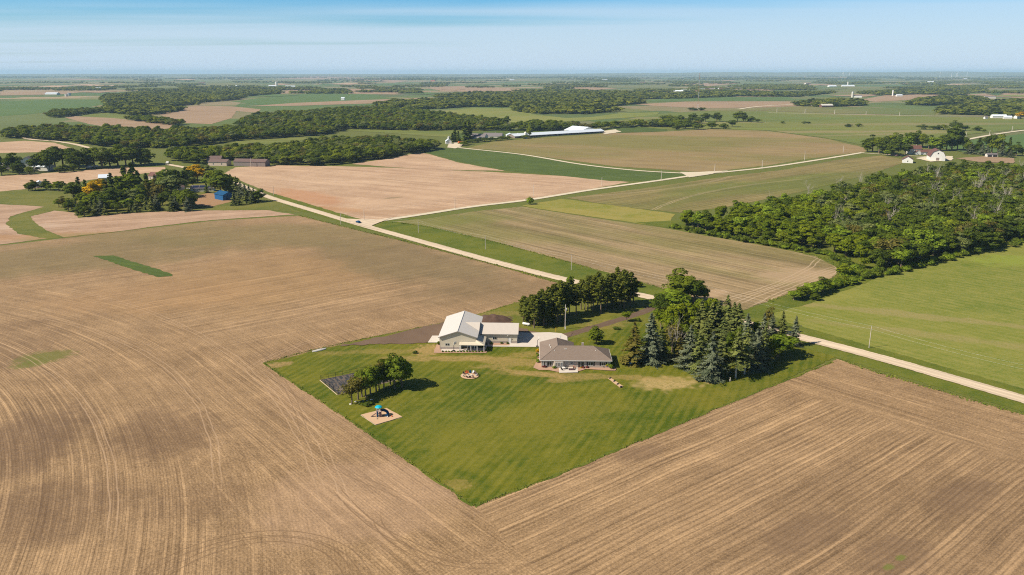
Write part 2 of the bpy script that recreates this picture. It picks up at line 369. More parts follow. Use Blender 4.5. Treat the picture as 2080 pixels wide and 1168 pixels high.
def m_gravel(name, c, c2, d=None, soft=0, wheel=False):
    m_, nb = mat(name); p = nb.pos()
    n = nb.noise(p, 4, 4, .8); n2 = nb.noise(p, .12, 4, .6)
    col = nb.mix(n2, c, c2); col = nb.mix(nb.m('MULTIPLY', n, .45), col, tuple(q * .68 for q in c2))
    if d:
        r, t = dirco(nb, p, d); s = nb.noise(nb.xyz(nb.m('MULTIPLY', r, 1.3), nb.m('MULTIPLY', t, .02), 0), 1, 3, .6)
        col = nb.mix(nb.step(s, .45, .7), col, tuple(min(1, q * 1.15) for q in c))
    if wheel:
        cr = nb.m('ABSOLUTE', nb.node('ShaderNodeAttribute', attribute_name='cross').outputs['Fac']); hn = hc(nb, nb.noise(p, .35, 3, .7))
        wh = nb.step(nb.m('ABSOLUTE', nb.m('SUBTRACT', cr, .38)), .17, .06); col = nb.mix(nb.m('MULTIPLY', wh, .45), col, tuple(min(1, q * 1.12) for q in c))
        mid = nb.step(nb.m('ADD', nb.m('ABSOLUTE', nb.m('SUBTRACT', cr, .66)), nb.m('MULTIPLY', hn, .1)), .14, .02); col = nb.mix(nb.m('MULTIPLY', mid, .55), col, tuple(q * .66 for q in c2))
        ed = nb.step(nb.m('ADD', cr, nb.m('MULTIPLY', hn, .22)), .98, 1.1); col = nb.mix(nb.m('MULTIPLY', ed, .8), col, (.15, .14, .03))
    finish(nb, col, .95, n, .3, .05); return m_

GREEN1, GREEN2, GREEN3 = (.085, .125, .018), (.135, .145, .022), (.20, .20, .04)
DRY = (.34, .225, .085)
M = {}
M['soil_left'] = m_left_field(); M['soil_right'] = m_right_field()
M['lawn'] = m_grass('lawn_grass', (.056, .084, .003), (.096, .106, .005), (.185, .170, .020), .035, ((.40, .917), 1.35, .22),
    [(1355, 779, 12, 6.0, .1, (.40, .285, .12), .72), (1200, 765, 30, 2.6, -.1, DRY, .45), (760, 715, 20, 3, .1, DRY, .3), (870, 712, 6, 7, .1, DRY, .7), (900, 728, 24, 3, .0, DRY, .55), (1040, 735, 22, 4, -.2, DRY, .5), (1120, 850, 30, 12, .5, (.165, .15, .018), .45), (900, 870, 14, 20, .5, (.16, .15, .018), .4), (1480, 800, 24, 6, .5, (.17, .15, .02), .4),
     (1090, 760, 16, 2.5, -.3, DRY, .55), (1145, 772, 6, 2.5, .2, DRY, .5), (1075, 720, 8, 3, .2, DRY, .4), (560, 742, 6, 3, .5, (.4, .24, .12), .5), (1000, 745, 8, 2, .1, DRY, .4), (930, 985, 4, 3, 0, DRY, .3)])
M['yard'] = m_grass('yard_grass', (.075, .10, .008), (.125, .125, .012), (.20, .18, .035), .06, None, [(1000, 640, 14, 5, .3, DRY, .3), (1230, 660, 10, 6, .3, DRY, .3)])
M['verge'] = m_grass('verge_grass', (.050, .088, .006), (.092, .118, .010), (.16, .16, .024), .05, None, (), .6)
M['pasture'] = m_grass('pasture_grass', (.098, .140, .013), (.142, .168, .020), (.235, .222, .052), .010, (DR, 2.4, .16),
    [(1850, 640, 60, 5, -.4, (.29, .225, .10), .5), (1960, 690, 50, 5, -.45, (.29, .225, .10), .4), (1700, 600, 20, 9, .3, (.24, .23, .05), .5), (2060, 530, 26, 14, 0, (.21, .25, .035), .7), (1950, 770, 40, 5, -.7, (.29, .225, .10), .4)], .75)
M['scrub'] = m_grass('scrub_grass', (.062, .092, .010), (.115, .122, .018), (.18, .165, .04), .02, None, (), .7)
M['road'] = m_gravel('pale_gravel', (.60, .485, .345), (.50, .395, .27), DR, 0, True)
M['road2'] = m_gravel('pale_gravel_lane', (.62, .54, .39), (.54, .46, .33), (.86, .5), 0, True)
M['millings'] = m_gravel('brown_millings', (.098, .062, .040), (.165, .110, .070), None, 0, True)
M['concrete'] = paint('pale_concrete', (.56, .50, .425), .85, .10, .5)
M['rock_bed'] = m_gravel('pink_landscape_rock', (.47, .29, .195), (.38, .235, .155))
M['sand'] = m_gravel('play_sand', (.60, .41, .245), (.52, .345, .21))
M['dirt'] = m_gravel('bare_dirt', (.36, .21, .105), (.30, .18, .09))
TAN, TANM, TAND = (.53, .375, .24), (.46, .305, .19), (.22, .125, .068)
M['tan'] = m_rowfield('dry_bare_field', TAN, TANM, TAND, (.86, -.5), .006, .42, .18,
    extra=((620, 400, 60, 22, -.9, (.38, .17, .07), .55), (680, 425, 34, 10, -.4, (.34, .17, .065), .6), (798, 402, 9, 4, .6, (.13, .10, .04), .8), (770, 432, 80, 12, .3, (.31, .185, .10), .5), (900, 392, 120, 25, .9, (.5, .34, .21), .3)))
M['tan2'] = m_rowfield('dry_bare_field_terraced', (.43, .295, .20), (.38, .245, .15), (.21, .125, .068), (.9, .43), .010, .55, .2,
    extra=((100, 480, 60, 12, .2, (.32, .17, .065), .5), (60, 460, 30, 10, .2, (.50, .365, .26), .5), (170, 480, 40, 12, .3, (.18, .16, .04), .4)))
M['brownR'] = m_rowfield('sprouting_field', (.285, .205, .085), (.31, .195, .098), (.155, .11, .046), (.9, -.43), .0042, .5, .2, green=(.15, .15, .024), gf=.65)
M['rowsE'] = m_rowfield('sprouting_row_field', (.33, .235, .125), (.265, .185, .085), (.13, .092, .04), DR, .009, .8, .35, green=(.145, .145, .026), gf=.6, tracks=(((1480, 608), (1580, 575), (1660, 530)), ((1500, 615), (1590, 580), (1690, 545)), ((1540, 618), (1600, 590), (1697, 552)), ((1620, 515), (1690, 535), (1695, 560))),
    extra=((880, 450, 60, 25, .4, (.14, .15, .024), .6), (1620, 560, 26, 16, .4, (.40, .28, .165), .6), (1420, 600, 20, 7, .5, (.42, .29, .17), .6)))
M['rowsN'] = m_rowfield('young_crop_field', (.25, .19, .072), (.155, .145, .03), (.105, .085, .026), (.75, .66), .007, .7, .3, tracks=(((1330, 425), (1440, 390), (1620, 365)), ((1180, 400), (1300, 390), (1480, 360))), green=(.115, .135, .018), gf=.8)
M['corn'] = m_rowfield('green_crop_field', (.085, .118, .013), (.060, .092, .010), (.036, .060, .007), (.9, -.43), .01, .5, .2)
M['meadow'] = m_grass('meadow_grass', (.165, .175, .020), (.235, .205, .040), (.32, .26, .085), .02)
M['olive'] = m_rowfield('olive_field', (.165, .175, .030), (.20, .185, .045), (.10, .11, .020), (.9, .3), .004, .75, .2, green=(.10, .14, .018), gf=.6)
M['olive2'] = m_rowfield('prairie_field', (.165, .175, .030), (.20, .185, .045), (.10, .11, .020), (.97, .22), .004, .8, .2, green=(.10, .14, .018), gf=.6,
    extra=((1700, 268, 260, 26, .1, (.27, .205, .095), .6), (1440, 250, 160, 26, .2, (.26, .205, .09), .5), (1900, 252, 260, 40, .1, (.23, .185, .08), .6), (1560, 262, 200, 20, .1, (.16, .19, .025), .7), (1830, 272, 160, 18, .3, (.27, .21, .10), .5), (1650, 240, 300, 40, .0, (.12, .16, .025), .6), (1300, 240, 160, 30, .2, (.25, .20, .09), .6)))
M['meadowfar'] = m_rowfield('far_meadow', (.21, .215, .038), (.24, .215, .06), (.13, .14, .03), (.97, .22), .005, .8, .2, green=(.13, .165, .022), gf=.5)
M['farbrown'] = m_rowfield('distant_bare_field', (.36, .245, .15), (.30, .20, .115), (.18, .12, .065), (.9, .3), .003, .4, .1)
M['fargreen'] = m_rowfield('distant_green_field', (.085, .145, .026), (.115, .155, .034), (.055, .09, .02), (.9, .3), .003, .4, .1)
M['farolive'] = m_rowfield('distant_mixed_field', (.17, .17, .045), (.21, .175, .065), (.11, .10, .028), (.9, .3), .003, .4, .1, green=(.09, .135, .022), gf=.6)
def m_ground():
    m_, nb = mat('countryside_ground'); p = nb.pos()
    r, t = dirco(nb, p, (.97, .24))
    cells = nb.node('ShaderNodeTexVoronoi', distance='CHEBYCHEV'); cells.inputs['Scale'].default_value = 1; cells.inputs['Randomness'].default_value = .75
    nb.put(cells.inputs['Vector'], nb.xyz(nb.m('MULTIPLY', t, 1 / 480), nb.m('MULTIPLY', r, 1 / 330), 0))
    c = nb.sep(cells.outputs['Color'])[0]
    col = nb.ramp(c, [(0, (.07, .125, .028)), (.18, (.11, .15, .032)), (.36, (.17, .17, .05)), (.5, (.09, .125, .028)), (.62, (.28, .205, .11)), (.72, (.10, .14, .028)), (.86, (.40, .28, .17)), (1, (.065, .10, .025))])
    col = nb.node('ShaderNodeMix', data_type='RGBA').outputs[2] if False else col
    n = nb.noise(p, .02, 5, .7); col = nb.mix(nb.m('MULTIPLY', nb.step(n, .35, .7), .35), col, (.065, .085, .02))
    near = nb.step(nb.v('LENGTH', p), 1900, 1300)
    gl = nb.mix(nb.noise(p, .012, 5, .65), (.085, .115, .012), (.14, .145, .024)); gl = nb.mix(nb.noise(p, .6, 4, .7), gl, (.105, .115, .016))
    col = nb.mix(near, col, gl)
    finish(nb, col, .95); return m_
M['ground'] = m_ground()
def m_cloth():
    m_, nb = mat('worn_weed_cloth'); p = nb.pos(); r, t = dirco(nb, p, (.9, .44))
    n = nb.step(nb.noise(nb.xyz(nb.m('MULTIPLY', r, .35), nb.m('MULTIPLY', t, 1.3), 0), 1, 4, .7), .42, .6)
    col = nb.mix(n, (.03, .034, .04), (.13, .10, .075)); col = nb.mix(nb.step(nb.noise(p, 1.6, 3, .8), .62, .70), col, (.20, .175, .14))
    finish(nb, col, .8); return m_

# ------------------------------------------------------------------ the land
def struct(name, me): o = link(name, me); o['kind'] = 'structure'; return o
V = []; F = []
rad = [0, 60, 150, 300, 600, 1200, 2500, 5000, 10000, 20000, 42000]; NS = 96
V.append((0, 0, 0))
for q in rad[1:]:
    for j in range(NS): V.append((q * math.cos(2 * math.pi * j / NS), q * math.sin(2 * math.pi * j / NS), 0))
for j in range(NS): F.append((0, 1 + j, 1 + (j + 1) % NS))
for i in range(len(rad) - 2):
    for j in range(NS):
        a = 1 + i * NS; F.append((a + j, a + NS + j, a + NS + (j + 1) % NS, a + (j + 1) % NS))
struct('ground', mesh_np('ground', V, F, [M['ground']]))

def sheet(name, pts, m_, z, jit=.35, world=False, closed=True, label=None):
    """a flat patch of land; its outline is slightly uneven"""
    w = [Vector((*(q if world else P(*q)), 0)) for q in pts]
    out = []
    for i, a in enumerate(w):
        c = w[(i + 1) % len(w)]; L = (c - a).length; dist = max(120, min(a.length, c.length))
        n = max(1, min(160, int(L / max(1.2, dist / 160)))); nr = Vector((-(c - a).y, (c - a).x, 0)); nr = nr.normalized() if L > 0 else nr
        for k in range(n):
            q = a.lerp(c, k / n); f = jit * (1 if k else .2) * max(1, dist / 400)
            out.append(q + nr * f * (2 * mnoise.noise(q * .45) + 1.2 * mnoise.noise(q * .09)))
    sheet.n += 1; z = z + .0023 * sheet.n
    tri = tessellate_polygon([out])
    me = mesh_np(name, [(q.x, q.y, z) for q in out], [tuple(t) for t in tri], [m_])
    bm = bmesh.new(); bm.from_mesh(me); bmesh.ops.recalc_face_normals(bm, faces=bm.faces)
    if bm.faces and sum(f.normal.z for f in bm.faces) < 0: bmesh.ops.reverse_faces(bm, faces=bm.faces)
    bm.to_mesh(me); bm.free()
    o = struct(name, me)
    if label: o['label'] = label
    return o
sheet.n = 0
def smooth_line(pts, n=12, world=False):
    w = [Vector((*(q if world else P(*q)), 0)) for q in pts]; out = []
    for i in range(len(w) - 1):
        p0, p1, p2, p3 = w[max(i - 1, 0)], w[i], w[i + 1], w[min(i + 2, len(w) - 1)]
        for k in range(n):
            t = k / n
            out.append(.5 * ((2 * p1) + (p2 - p0) * t + (2 * p0 - 5 * p1 + 4 * p2 - p3) * t * t + (3 * p1 - p0 - 3 * p2 + p3) * t ** 3))
    out.append(w[-1]); return out
def ribbon(name, pts, width, m_, z, n=10, crown=0.0, jit=.15, world=False):
    c = smooth_line(pts, n, world); V = []; F = []
    for i, q in enumerate(c):
        d = (c[min(i + 1, len(c) - 1)] - c[max(i - 1, 0)]).normalized(); nr = Vector((-d.y, d.x, 0))
        wd = width / 2
        j1 = jit * 2 * mnoise.noise(q * .21); j2 = jit * 2 * mnoise.noise(q * .17 + Vector((9, 0, 0)))
        V += [tuple(q + nr * (wd + j1)) [:2] + (z,), (q.x, q.y, z + crown), tuple(q - nr * (wd + j2))[:2] + (z,)]
    for i in range(len(c) - 1):
        a = 3 * i; F += [(a, a + 1, a + 4, a + 3), (a + 1, a + 2, a + 5, a + 4)]
    me = mesh_np(name, V, F, [m_])
    at = me.attributes.new('cross', 'FLOAT', 'POINT'); at.data.foreach_set('value', np.tile(np.array([-1, 0, 1], dtype=np.float32), len(V) // 3))
    bm = bmesh.new(); bm.from_mesh(me)
    if sum(f.normal.z for f in bm.faces) < 0: bmesh.ops.reverse_faces(bm, faces=bm.faces)
    bm.to_mesh(me); bm.free()
    return struct(name, me)
Z = .02
# foreground field left of the lawn
sheet('tilled_field', [(-700, 520), (-200, 508), (0, 499), (120, 485), (240, 471), (430, 449), (608, 438), (700, 460), (860, 500), (1000, 537), (1130, 574), (1200, 600), (1075, 640), (963, 760), (963, 1028),
                       (1060, 1070), (1160, 1168), (1290, 1500), (-700, 1500)], M['soil_left'], Z, .3)
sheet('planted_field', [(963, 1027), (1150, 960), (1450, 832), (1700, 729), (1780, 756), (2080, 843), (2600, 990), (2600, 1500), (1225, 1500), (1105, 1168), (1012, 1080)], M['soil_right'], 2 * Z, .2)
# verges, lawn, pasture
sheet('road_verge', [(545, 412), (640, 436), (730, 462), (850, 492), (1000, 532), (1130, 570), (1260, 606), (1480, 666), (1700, 727), (2080, 838), (2500, 965), (2500, 905), (2080, 790), (1800, 712), (1600, 655), (1330, 578), (1160, 527),
                     (1000, 487), (850, 444), (790, 437), (740, 444), (640, 416), (560, 392)], M['verge'], 3 * Z, .5)
sheet('pasture', [(1560, 636), (1640, 612), (1700, 588), (1800, 560), (1900, 530), (2000, 500), (2080, 480), (2600, 420), (2600, 925), (2080, 800), (1800, 716), (1622, 668)], M['pasture'], 2.5 * Z, .6)
sheet('lawn', [(535, 738), (640, 712), (700, 700), (800, 695), (900, 690), (1000, 690), (1120, 692), (1240, 680), (1300, 655), (1420, 680), (1560, 690), (1640, 708), (1700, 726), (1600, 768), (1450, 833), (1300, 896), (1150, 956),
               (1060, 992), (963, 1027), (900, 985), (800, 916), (700, 846), (600, 780)], M['lawn'], 4 * Z, .4)
sheet('yard_grass', [(640, 712), (760, 684), (880, 660), (975, 637), (1060, 612), (1150, 577), (1250, 600), (1330, 622), (1430, 640), (1560, 672), (1640, 700), (1560, 715), (1250, 700), (1060, 708), (890, 706), (760, 702)], M['yard'], 3.6 * Z, .4)
# ditch grass strip round the lawn
for nm, pts in (('field_edge_grass', [(963, 1027), (1150, 957), (1450, 832), (1690, 735)]), ('field_edge_grass', [(535, 738), (700, 846), (900, 986), (963, 1027)])):
    ribbon(nm, pts, .8, M['verge'], 5 * Z, 40, .05, .5)
# fields beyond the road
sheet('bare_field', [(455, 352), (478, 340), (560, 336), (700, 338), (860, 343), (1010, 350), (1150, 358), (1278, 370), (1200, 384), (1050, 408), (930, 425), (850, 436), (765, 447), (740, 447), (690, 433), (600, 406), (545, 390), (500, 372)], M['tan'], 3 * Z, .4)
sheet('bare_field', [(715, 333), (790, 322), (850, 310), (872, 313), (930, 330), (1025, 347), (900, 345), (800, 340)], M['tan'], 3.2 * Z, .4)
sheet('crop_field', [(858, 304), (930, 300), (1000, 306), (1100, 322), (1250, 343), (1425, 353), (1330, 368), (1240, 368), (1140, 357), (1030, 347), (930, 328), (868, 311)], M['corn'], 3.4 * Z, .4)
sheet('sprouting_field', [(945, 302), (1000, 288), (1100, 280), (1235, 271), (1340, 268), (1450, 262), (1560, 266), (1680, 282), (1755, 300), (1758, 308), (1640, 323), (1560, 336), (1435, 350), (1250, 338), (1100, 318), (1000, 304)], M['brownR'], 3 * Z, .4)
sheet('young_crop_field', [(1150, 402), (1300, 384), (1450, 362), (1600, 344), (1700, 325), (1790, 316), (1850, 325), (1780, 350), (1700, 372), (1600, 396), (1480, 420), (1380, 432), (1260, 420)], M['rowsN'], 3.4 * Z, .5)
sheet('meadow_strip', [(1060, 418), (1140, 404), (1250, 418), (1370, 435), (1360, 452), (1320, 457), (1200, 440), (1100, 425)], M['meadow'], 3.8 * Z, .6)
sheet('sprouting_row_field', [(800, 450), (870, 444), (960, 430), (1060, 420), (1110, 428), (1200, 442), (1340, 462), (1450, 482), (1560, 500), (1660, 522), (1705, 548), (1690, 566), (1620, 590), (1560, 612), (1510, 630), (1470, 622), (1330, 582), (1160, 533), (1000, 490), (880, 462)], M['rowsE'], 3.6 * Z, .5)
sheet('wood_edge_grass', [(1290, 452), (1380, 448), (1500, 470), (1620, 492), (1740, 520), (1800, 545), (1760, 575), (1700, 596), (1640, 618), (1550, 642), (1500, 636), (1560, 613), (1640, 588), (1700, 560), (1708, 546), (1660, 520), (1560, 498), (1430, 474)], M['verge'], 3.9 * Z, .7)
# land left of the road
sheet('terraced_field', [(-200, 428), (0, 415), (60, 418), (90, 420), (20, 440), (12, 456), (40, 476), (95, 485), (0, 497), (-200, 520)], M['tan2'], 3 * Z, .5)
sheet('terraced_field', [(62, 440), (110, 428), (150, 432), (158, 443), (240, 434), (380, 428), (540, 427), (600, 436), (430, 447), (300, 462), (240, 470), (130, 482), (100, 470), (75, 455)], M['tan2'], 3.1 * Z, .5)
sheet('farm_grass', [(-300, 400), (0, 388), (120, 384), (200, 375), (350, 372), (470, 372), (540, 398), (612, 432), (540, 426), (380, 427), (240, 433), (160, 442), (110, 428), (60, 440), (100, 472), (130, 484), (240, 471), (95, 486), (20, 470), (12, 450), (50, 428), (90, 419), (0, 414), (-300, 430)], M['scrub'], 2 * Z, .5)
sheet('bare_field', [(-300, 400), (0, 389), (100, 380), (180, 366), (260, 356), (340, 347), (335, 339), (240, 341), (120, 350), (0, 358), (-300, 380)], M['tan'], 2.8 * Z, .4)
sheet('bare_field', [(-300, 310), (0, 311), (90, 309), (150, 302), (110, 290), (50, 286), (0, 289), (-300, 292)], M['tan'], 3.2 * Z, .3)
sheet('crop_strip', [(188, 520), (230, 519), (345, 555), (350, 561), (320, 563), (250, 541)], M['corn'], 3.3 * Z, .6)
sheet('dirt_yard', [(385, 404), (420, 392), (470, 398), (478, 408), (430, 420), (395, 416)], M['dirt'], 3.5 * Z, .5)
# farther fields, traced from the photograph
FAR = [('bare_field', 'farbrown', [(300, 222), (400, 215), (470, 216), (530, 222), (525, 229), (480, 226), (470, 240), (430, 252), (370, 250), (330, 235)]),
 ('green_field', 'fargreen', [(-300, 212), (0, 206), (120, 202), (215, 203), (216, 212), (150, 222), (60, 232), (0, 236), (-300, 240)]),
 ('brown_field', 'farbrown', [(130, 238), (200, 232), (260, 240), (350, 250), (370, 262), (250, 264), (180, 252)]),
 ('green_field', 'olive', [(100, 222), (230, 228), (300, 238), (330, 250), (230, 240), (150, 236)]),
 ('green_field', 'fargreen', [(470, 206), (560, 196), (640, 188), (760, 192), (800, 201), (700, 206), (600, 211), (520, 212)]),
 ('brown_field', 'farbrown', [(560, 190), (600, 179), (720, 180), (820, 184), (900, 188), (800, 192), (640, 189)]),
 ('brown_field', 'farbrown', [(500, 216), (600, 209), (720, 204), (880, 198), (885, 206), (760, 210), (600, 215)]),
 ('green_field', 'meadowfar', [(885, 228), (960, 219), (1040, 220), (1080, 232), (1150, 240), (1200, 238), (1260, 230), (1340, 228), (1330, 235), (1180, 246), (1050, 250), (960, 240)]),
 ('green_field', 'olive', [(680, 264), (780, 261), (920, 263), (960, 270), (940, 280), (860, 276), (780, 270)]),
 ('green_field', 'olive', [(460, 288), (540, 283), (622, 279), (625, 284), (560, 293), (500, 296)]),
 ('green_field', 'olive', [(640, 270), (680, 262), (690, 270)]),
 ('crop_field', 'corn', [(1232, 262), (1290, 255), (1350, 257), (1355, 266), (1290, 269), (1245, 270)]),
 ('crop_field', 'corn', [(925, 272), (1040, 262), (1150, 262), (1160, 268), (1000, 280), (930, 282)]),
 ('olive_field', 'olive2', [(1230, 250), (1330, 232), (1420, 226), (1560, 226), (1700, 232), (1900, 237), (2080, 240), (2600, 245), (2600, 300), (2080, 262), (1900, 280), (1760, 296), (1680, 281), (1560, 265), (1440, 262), (1340, 262)]),
 ('brown_field', 'farbrown', [(1290, 212), (1400, 206), (1600, 206), (1700, 212), (1560, 218), (1440, 220), (1340, 216)]),
 ('green_field', 'farolive', [(1420, 226), (1560, 219), (1640, 216), (1760, 218), (1900, 226), (1900, 234), (1700, 231), (1560, 225)]),
 ('green_field', 'fargreen', [(1310, 203), (1450, 197), (1600, 197), (1620, 204), (1450, 206), (1320, 207)]),
 ('brown_field', 'farbrown', [(1740, 204), (1800, 193), (1900, 190), (1910, 194), (1860, 202), (1780, 207)]),
 ('brown_field', 'farbrown', [(860, 178), (950, 174), (1060, 181), (1070, 188), (980, 188), (900, 185)]),
 ('brown_field', 'farbrown', [(1105, 172), (1180, 176), (1255, 180), (1200, 183), (1130, 178)]),
 ('brown_field', 'farbrown', [(0, 187), (90, 186), (180, 186), (120, 192), (0, 194)]),
 ('brown_field', 'farbrown', [(560, 160), (640, 155), (740, 157), (800, 160), (700, 162)]),
 ('brown_field', 'farbrown', [(660, 166), (760, 161), (830, 164), (800, 168)]),
 ('green_field', 'farolive', [(150, 176), (300, 168), (500, 168), (560, 172), (420, 180), (200, 182)]),
 ('brown_field', 'farbrown', [(1380, 172), (1460, 167), (1500, 170), (1440, 175)]), ('brown_field', 'farbrown', [(1470, 184), (1520, 180), (1540, 184), (1500, 187)]),
 ('green_field', 'farolive', [(1640, 182), (1740, 176), (1800, 178), (1980, 184), (2080, 182), (2080, 188), (1900, 189), (1700, 187)]),
 ('brown_field', 'farbrown', [(1960, 192), (2080, 186), (2200, 190), (2200, 204), (2080, 200)]),
 ('green_field', 'fargreen', [(1880, 296), (2000, 282), (2080, 272), (2600, 262), (2600, 330), (2080, 312), (1960, 310)])]
for i, (nm, mk, pts) in enumerate(FAR): sheet(nm, pts, M[mk], .12 + .011 * i, .4)
# roads
ribbon('gravel_road', [(-60, 264), (20, 274), (60, 283), (110, 287), (150, 293), (182, 301)], 8, M['road'], .45, 8, 0, .3)
ribbon('gravel_road', [(340, 334), (400, 346), (470, 369), (545, 400), (640, 429), (730, 456), (870, 495), (1000, 531), (1130, 564), (1260, 592), (1330, 606)], 7.4, M['road'], .22, 24, .06, .12).data
ribbon('gravel_road', [(1330, 606), (1430, 634), (1540, 664), (1640, 689), (1800, 731), (2080, 812), (2500, 935)], 7.4, M['road'], .225, 24, .06, .12)
ribbon('gravel_road', [(735, 456), (770, 449), (850, 437), (960, 420), (1075, 406), (1200, 386), (1330, 368), (1430, 354), (1560, 340), (1680, 322), (1752, 310)], 6.5, M['road2'], .25, 16, 0, .12)
ribbon('gravel_road', [(1430, 354), (1300, 347), (1180, 334), (1060, 314), (940, 301), (915, 296)], 6.0, M['road2'], .26, 12, 0, .12)
ribbon('gravel_road', [(1945, 288), (2010, 275), (2080, 265), (2200, 252)], 8, M['road2'], .5, 8, 0, .2)
ribbon('gravel_road', [(1500, 222), (1560, 215), (1700, 209)], 12, M['road2'], .55, 8, 0, .2)
ribbon('gravel_road', [(1752, 311), (1800, 314), (1870, 318), (1900, 319)], 5, M['road2'], .3, 8, 0, .2)
ribbon('gravel_road', [(1560, 229), (1720, 233), (1900, 236), (2000, 236)], 7, M['road2'], .52, 8, 0, .2)
sheet('junction_gravel', [(688, 444), (722, 446), (768, 447), (800, 442), (770, 453), (755, 459), (775, 469), (735, 460)], M['road'], .29, .15)
sheet('junction_gravel', [(1380, 350), (1420, 350), (1480, 347), (1440, 355), (1400, 361)], M['road2'], .31, .15)
sheet('farm_yard_gravel', [(908, 300), (912, 292), (930, 289), (945, 290), (938, 297), (925, 302)], M['road2'], .33, .3)
sheet('farm_yard_gravel', [(1215, 268), (1250, 263), (1262, 268), (1230, 273)], M['road2'], .33, .3)
sheet('farm_yard_gravel', [(1860, 322), (1895, 316), (1935, 318), (1935, 326), (1890, 329)], M['road2'], .33, .3)
sheet('farm_yard_dirt', [(1940, 322), (2000, 318), (2060, 322), (2060, 332), (1990, 330)], M['farbrown'], .32, .3)
# driveway, pads and beds of the homestead
ribbon('driveway', [(1330, 612), (1320, 628), (1270, 646), (1200, 667), (1150, 682), (1120, 688)], 4.6, M['millings'], .11, 14, .04, .2)
sheet('millings_yard', [(690, 704), (740, 692), (800, 680), (870, 662), (905, 655), (1000, 645), (1030, 655), (1060, 668), (1110, 680), (1165, 677), (1150, 688), (1060, 694), (960, 694), (880, 696), (760, 700)], m_gravel('trampled_dirt', (.205, .135, .085), (.115, .072, .045)), .10, .9)
sheet('concrete_apron', [(1040, 676), (1075, 677), (1115, 676), (1140, 678), (1152, 684), (1153, 694), (1140, 706), (1090, 706), (990, 705), (990, 698), (1045, 697)], M['concrete'], .14, .0)
sheet('concrete_pad', [(869, 697), (878, 683), (897, 683), (897, 697)], M['concrete'], .14, .0)
sheet('porch_slab', [(896, 715), (897, 708), (985, 708), (985, 702), (991, 702), (984, 715)], M['concrete'], .16, .0)
sheet('rock_bed', [(881, 718), (888, 697), (897, 697), (896, 714.5), (989, 714.5), (988, 718)], M['rock_bed'], .13, .15)
sheet('rock_bed', [(994, 703), (994, 697), (1035, 697), (1035, 703)], M['rock_bed'], .15, .1)
sheet('rock_bed', [(1083, 748), (1087, 741), (1092, 730), (1091, 712), (1095, 708), (1100, 745), (1240, 746), (1252, 750), (1250, 754), (1225, 753), (1190, 751), (1165, 758), (1140, 758), (1115, 753), (1095, 753)], M['rock_bed'], .13, .15)
sheet('patio', [(1135, 747), (1173, 747), (1174, 758), (1136, 759)], M['concrete'], .17, .0)
sheet('play_sand', [(733, 844), (785.5, 830.5), (817, 848), (763, 864)], M['sand'], .13, .12)
sheet('sand_strip', [(1234, 769.5), (1240, 768.5), (1266, 786), (1259, 789)], M['sand'], .14, .05)
sheet('garden_cloth', [(652, 773), (778, 747), (812, 771), (686, 801)], m_cloth(), .14, .2)
sheet('stone_ring_floor', [tuple(Vector(P(954, 764.5)) + Vector((3.1 * math.cos(a), 3.1 * math.sin(a)))) for a in np.linspace(0, 2 * math.pi, 25)[:-1]], M['sand'], .15, .03, world=True)

# tall rough grass left standing along the field edges
def rough_grass(name, lines, label, wd=.45, hh=.26, dens=9, m_='verge'):
    C = []; N_ = []; S_ = []; rr = np.random.RandomState(len(lines) * 7 + 1)
    for pts in lines:
        c = smooth_line(pts, 6)
        for a_, b_ in zip(c[:-1], c[1:]):
            n = max(1, int((b_ - a_).length * dens)); d = (b_ - a_).normalized(); nr = Vector((-d.y, d.x, 0))
            for k in range(n):
                q = a_.lerp(b_, (k + rr.rand()) / n); cl = .75 + .9 * max(0, mnoise.noise(q * .5) + .2)
                q = q + nr * (wd * rr.normal() * .6 + .5 * mnoise.noise(q * .2)); s_ = hh * .5 * cl * (.5 + rr.rand()); C.append((q.x, q.y, s_ * .6 + .08)); N_.append((rr.normal(), rr.normal() - .8, 1.6)); S_.append(s_)
    C = np.array(C); n = np.array(N_); n /= np.linalg.norm(n, axis=1, keepdims=True); u = np.cross(n, (0, 0, 1.)); u /= np.linalg.norm(u, axis=1, keepdims=True); v = np.cross(u, n); s_ = np.array(S_)[:, None]
    V = np.stack([C - u * s_ - v * s_, C + u * s_ - v * s_, C + u * s_ * .5 + v * s_, C - u * s_ * .6 + v * s_], 1).reshape(-1, 3)
    o = link(name, mesh_np(name, V, np.arange(len(V)).reshape(-1, 4), [M[m_]])); tag(o, label, 'grass', None, 'stuff')
rough_grass('tall_grass', [[(963, 1028), (1150, 957.5), (1450, 832.5), (1692, 735)], [(535, 738), (600, 781), (700, 847), (800, 917), (900, 986), (963, 1028)], [(535, 738), (640, 710), (760, 684), (880, 660), (975, 637), (1060, 612)]], 'uncut grass tufts along the border between lawn and tilled soil')
rough_grass('tall_grass', [[(1702, 729), (1780, 756), (1930, 800), (2080, 843)], [(608, 438), (700, 461), (860, 500), (1000, 537), (1128, 573)], [(800, 452), (880, 463), (1000, 491), (1160, 534), (1330, 582), (1420, 610)], [(1560, 613), (1640, 588), (1700, 560), (1708, 546), (1660, 521), (1560, 499), (1430, 475)]], 'rough grass along the road ditches and field margins', 1.2, .42, 6)

G_ = [P(650, 773), P(685, 802.5), P(813, 771), P(780, 746.5)]
for i_, d_ in enumerate(('left', 'front', 'right', 'back')):
    a_, c_ = Vector((*G_[i_], .12)), Vector((*G_[(i_ + 1) % 4], .12)); o_ = MB().tube([a_, c_], .16, 4).build('timber_edging', paint('edging_wood', (.36, .28, .19), .9, .2, 1)); tag(o_, 'pale timber edging on the %s side of the garden plot' % d_, 'timber', 'timbers round the garden plot')
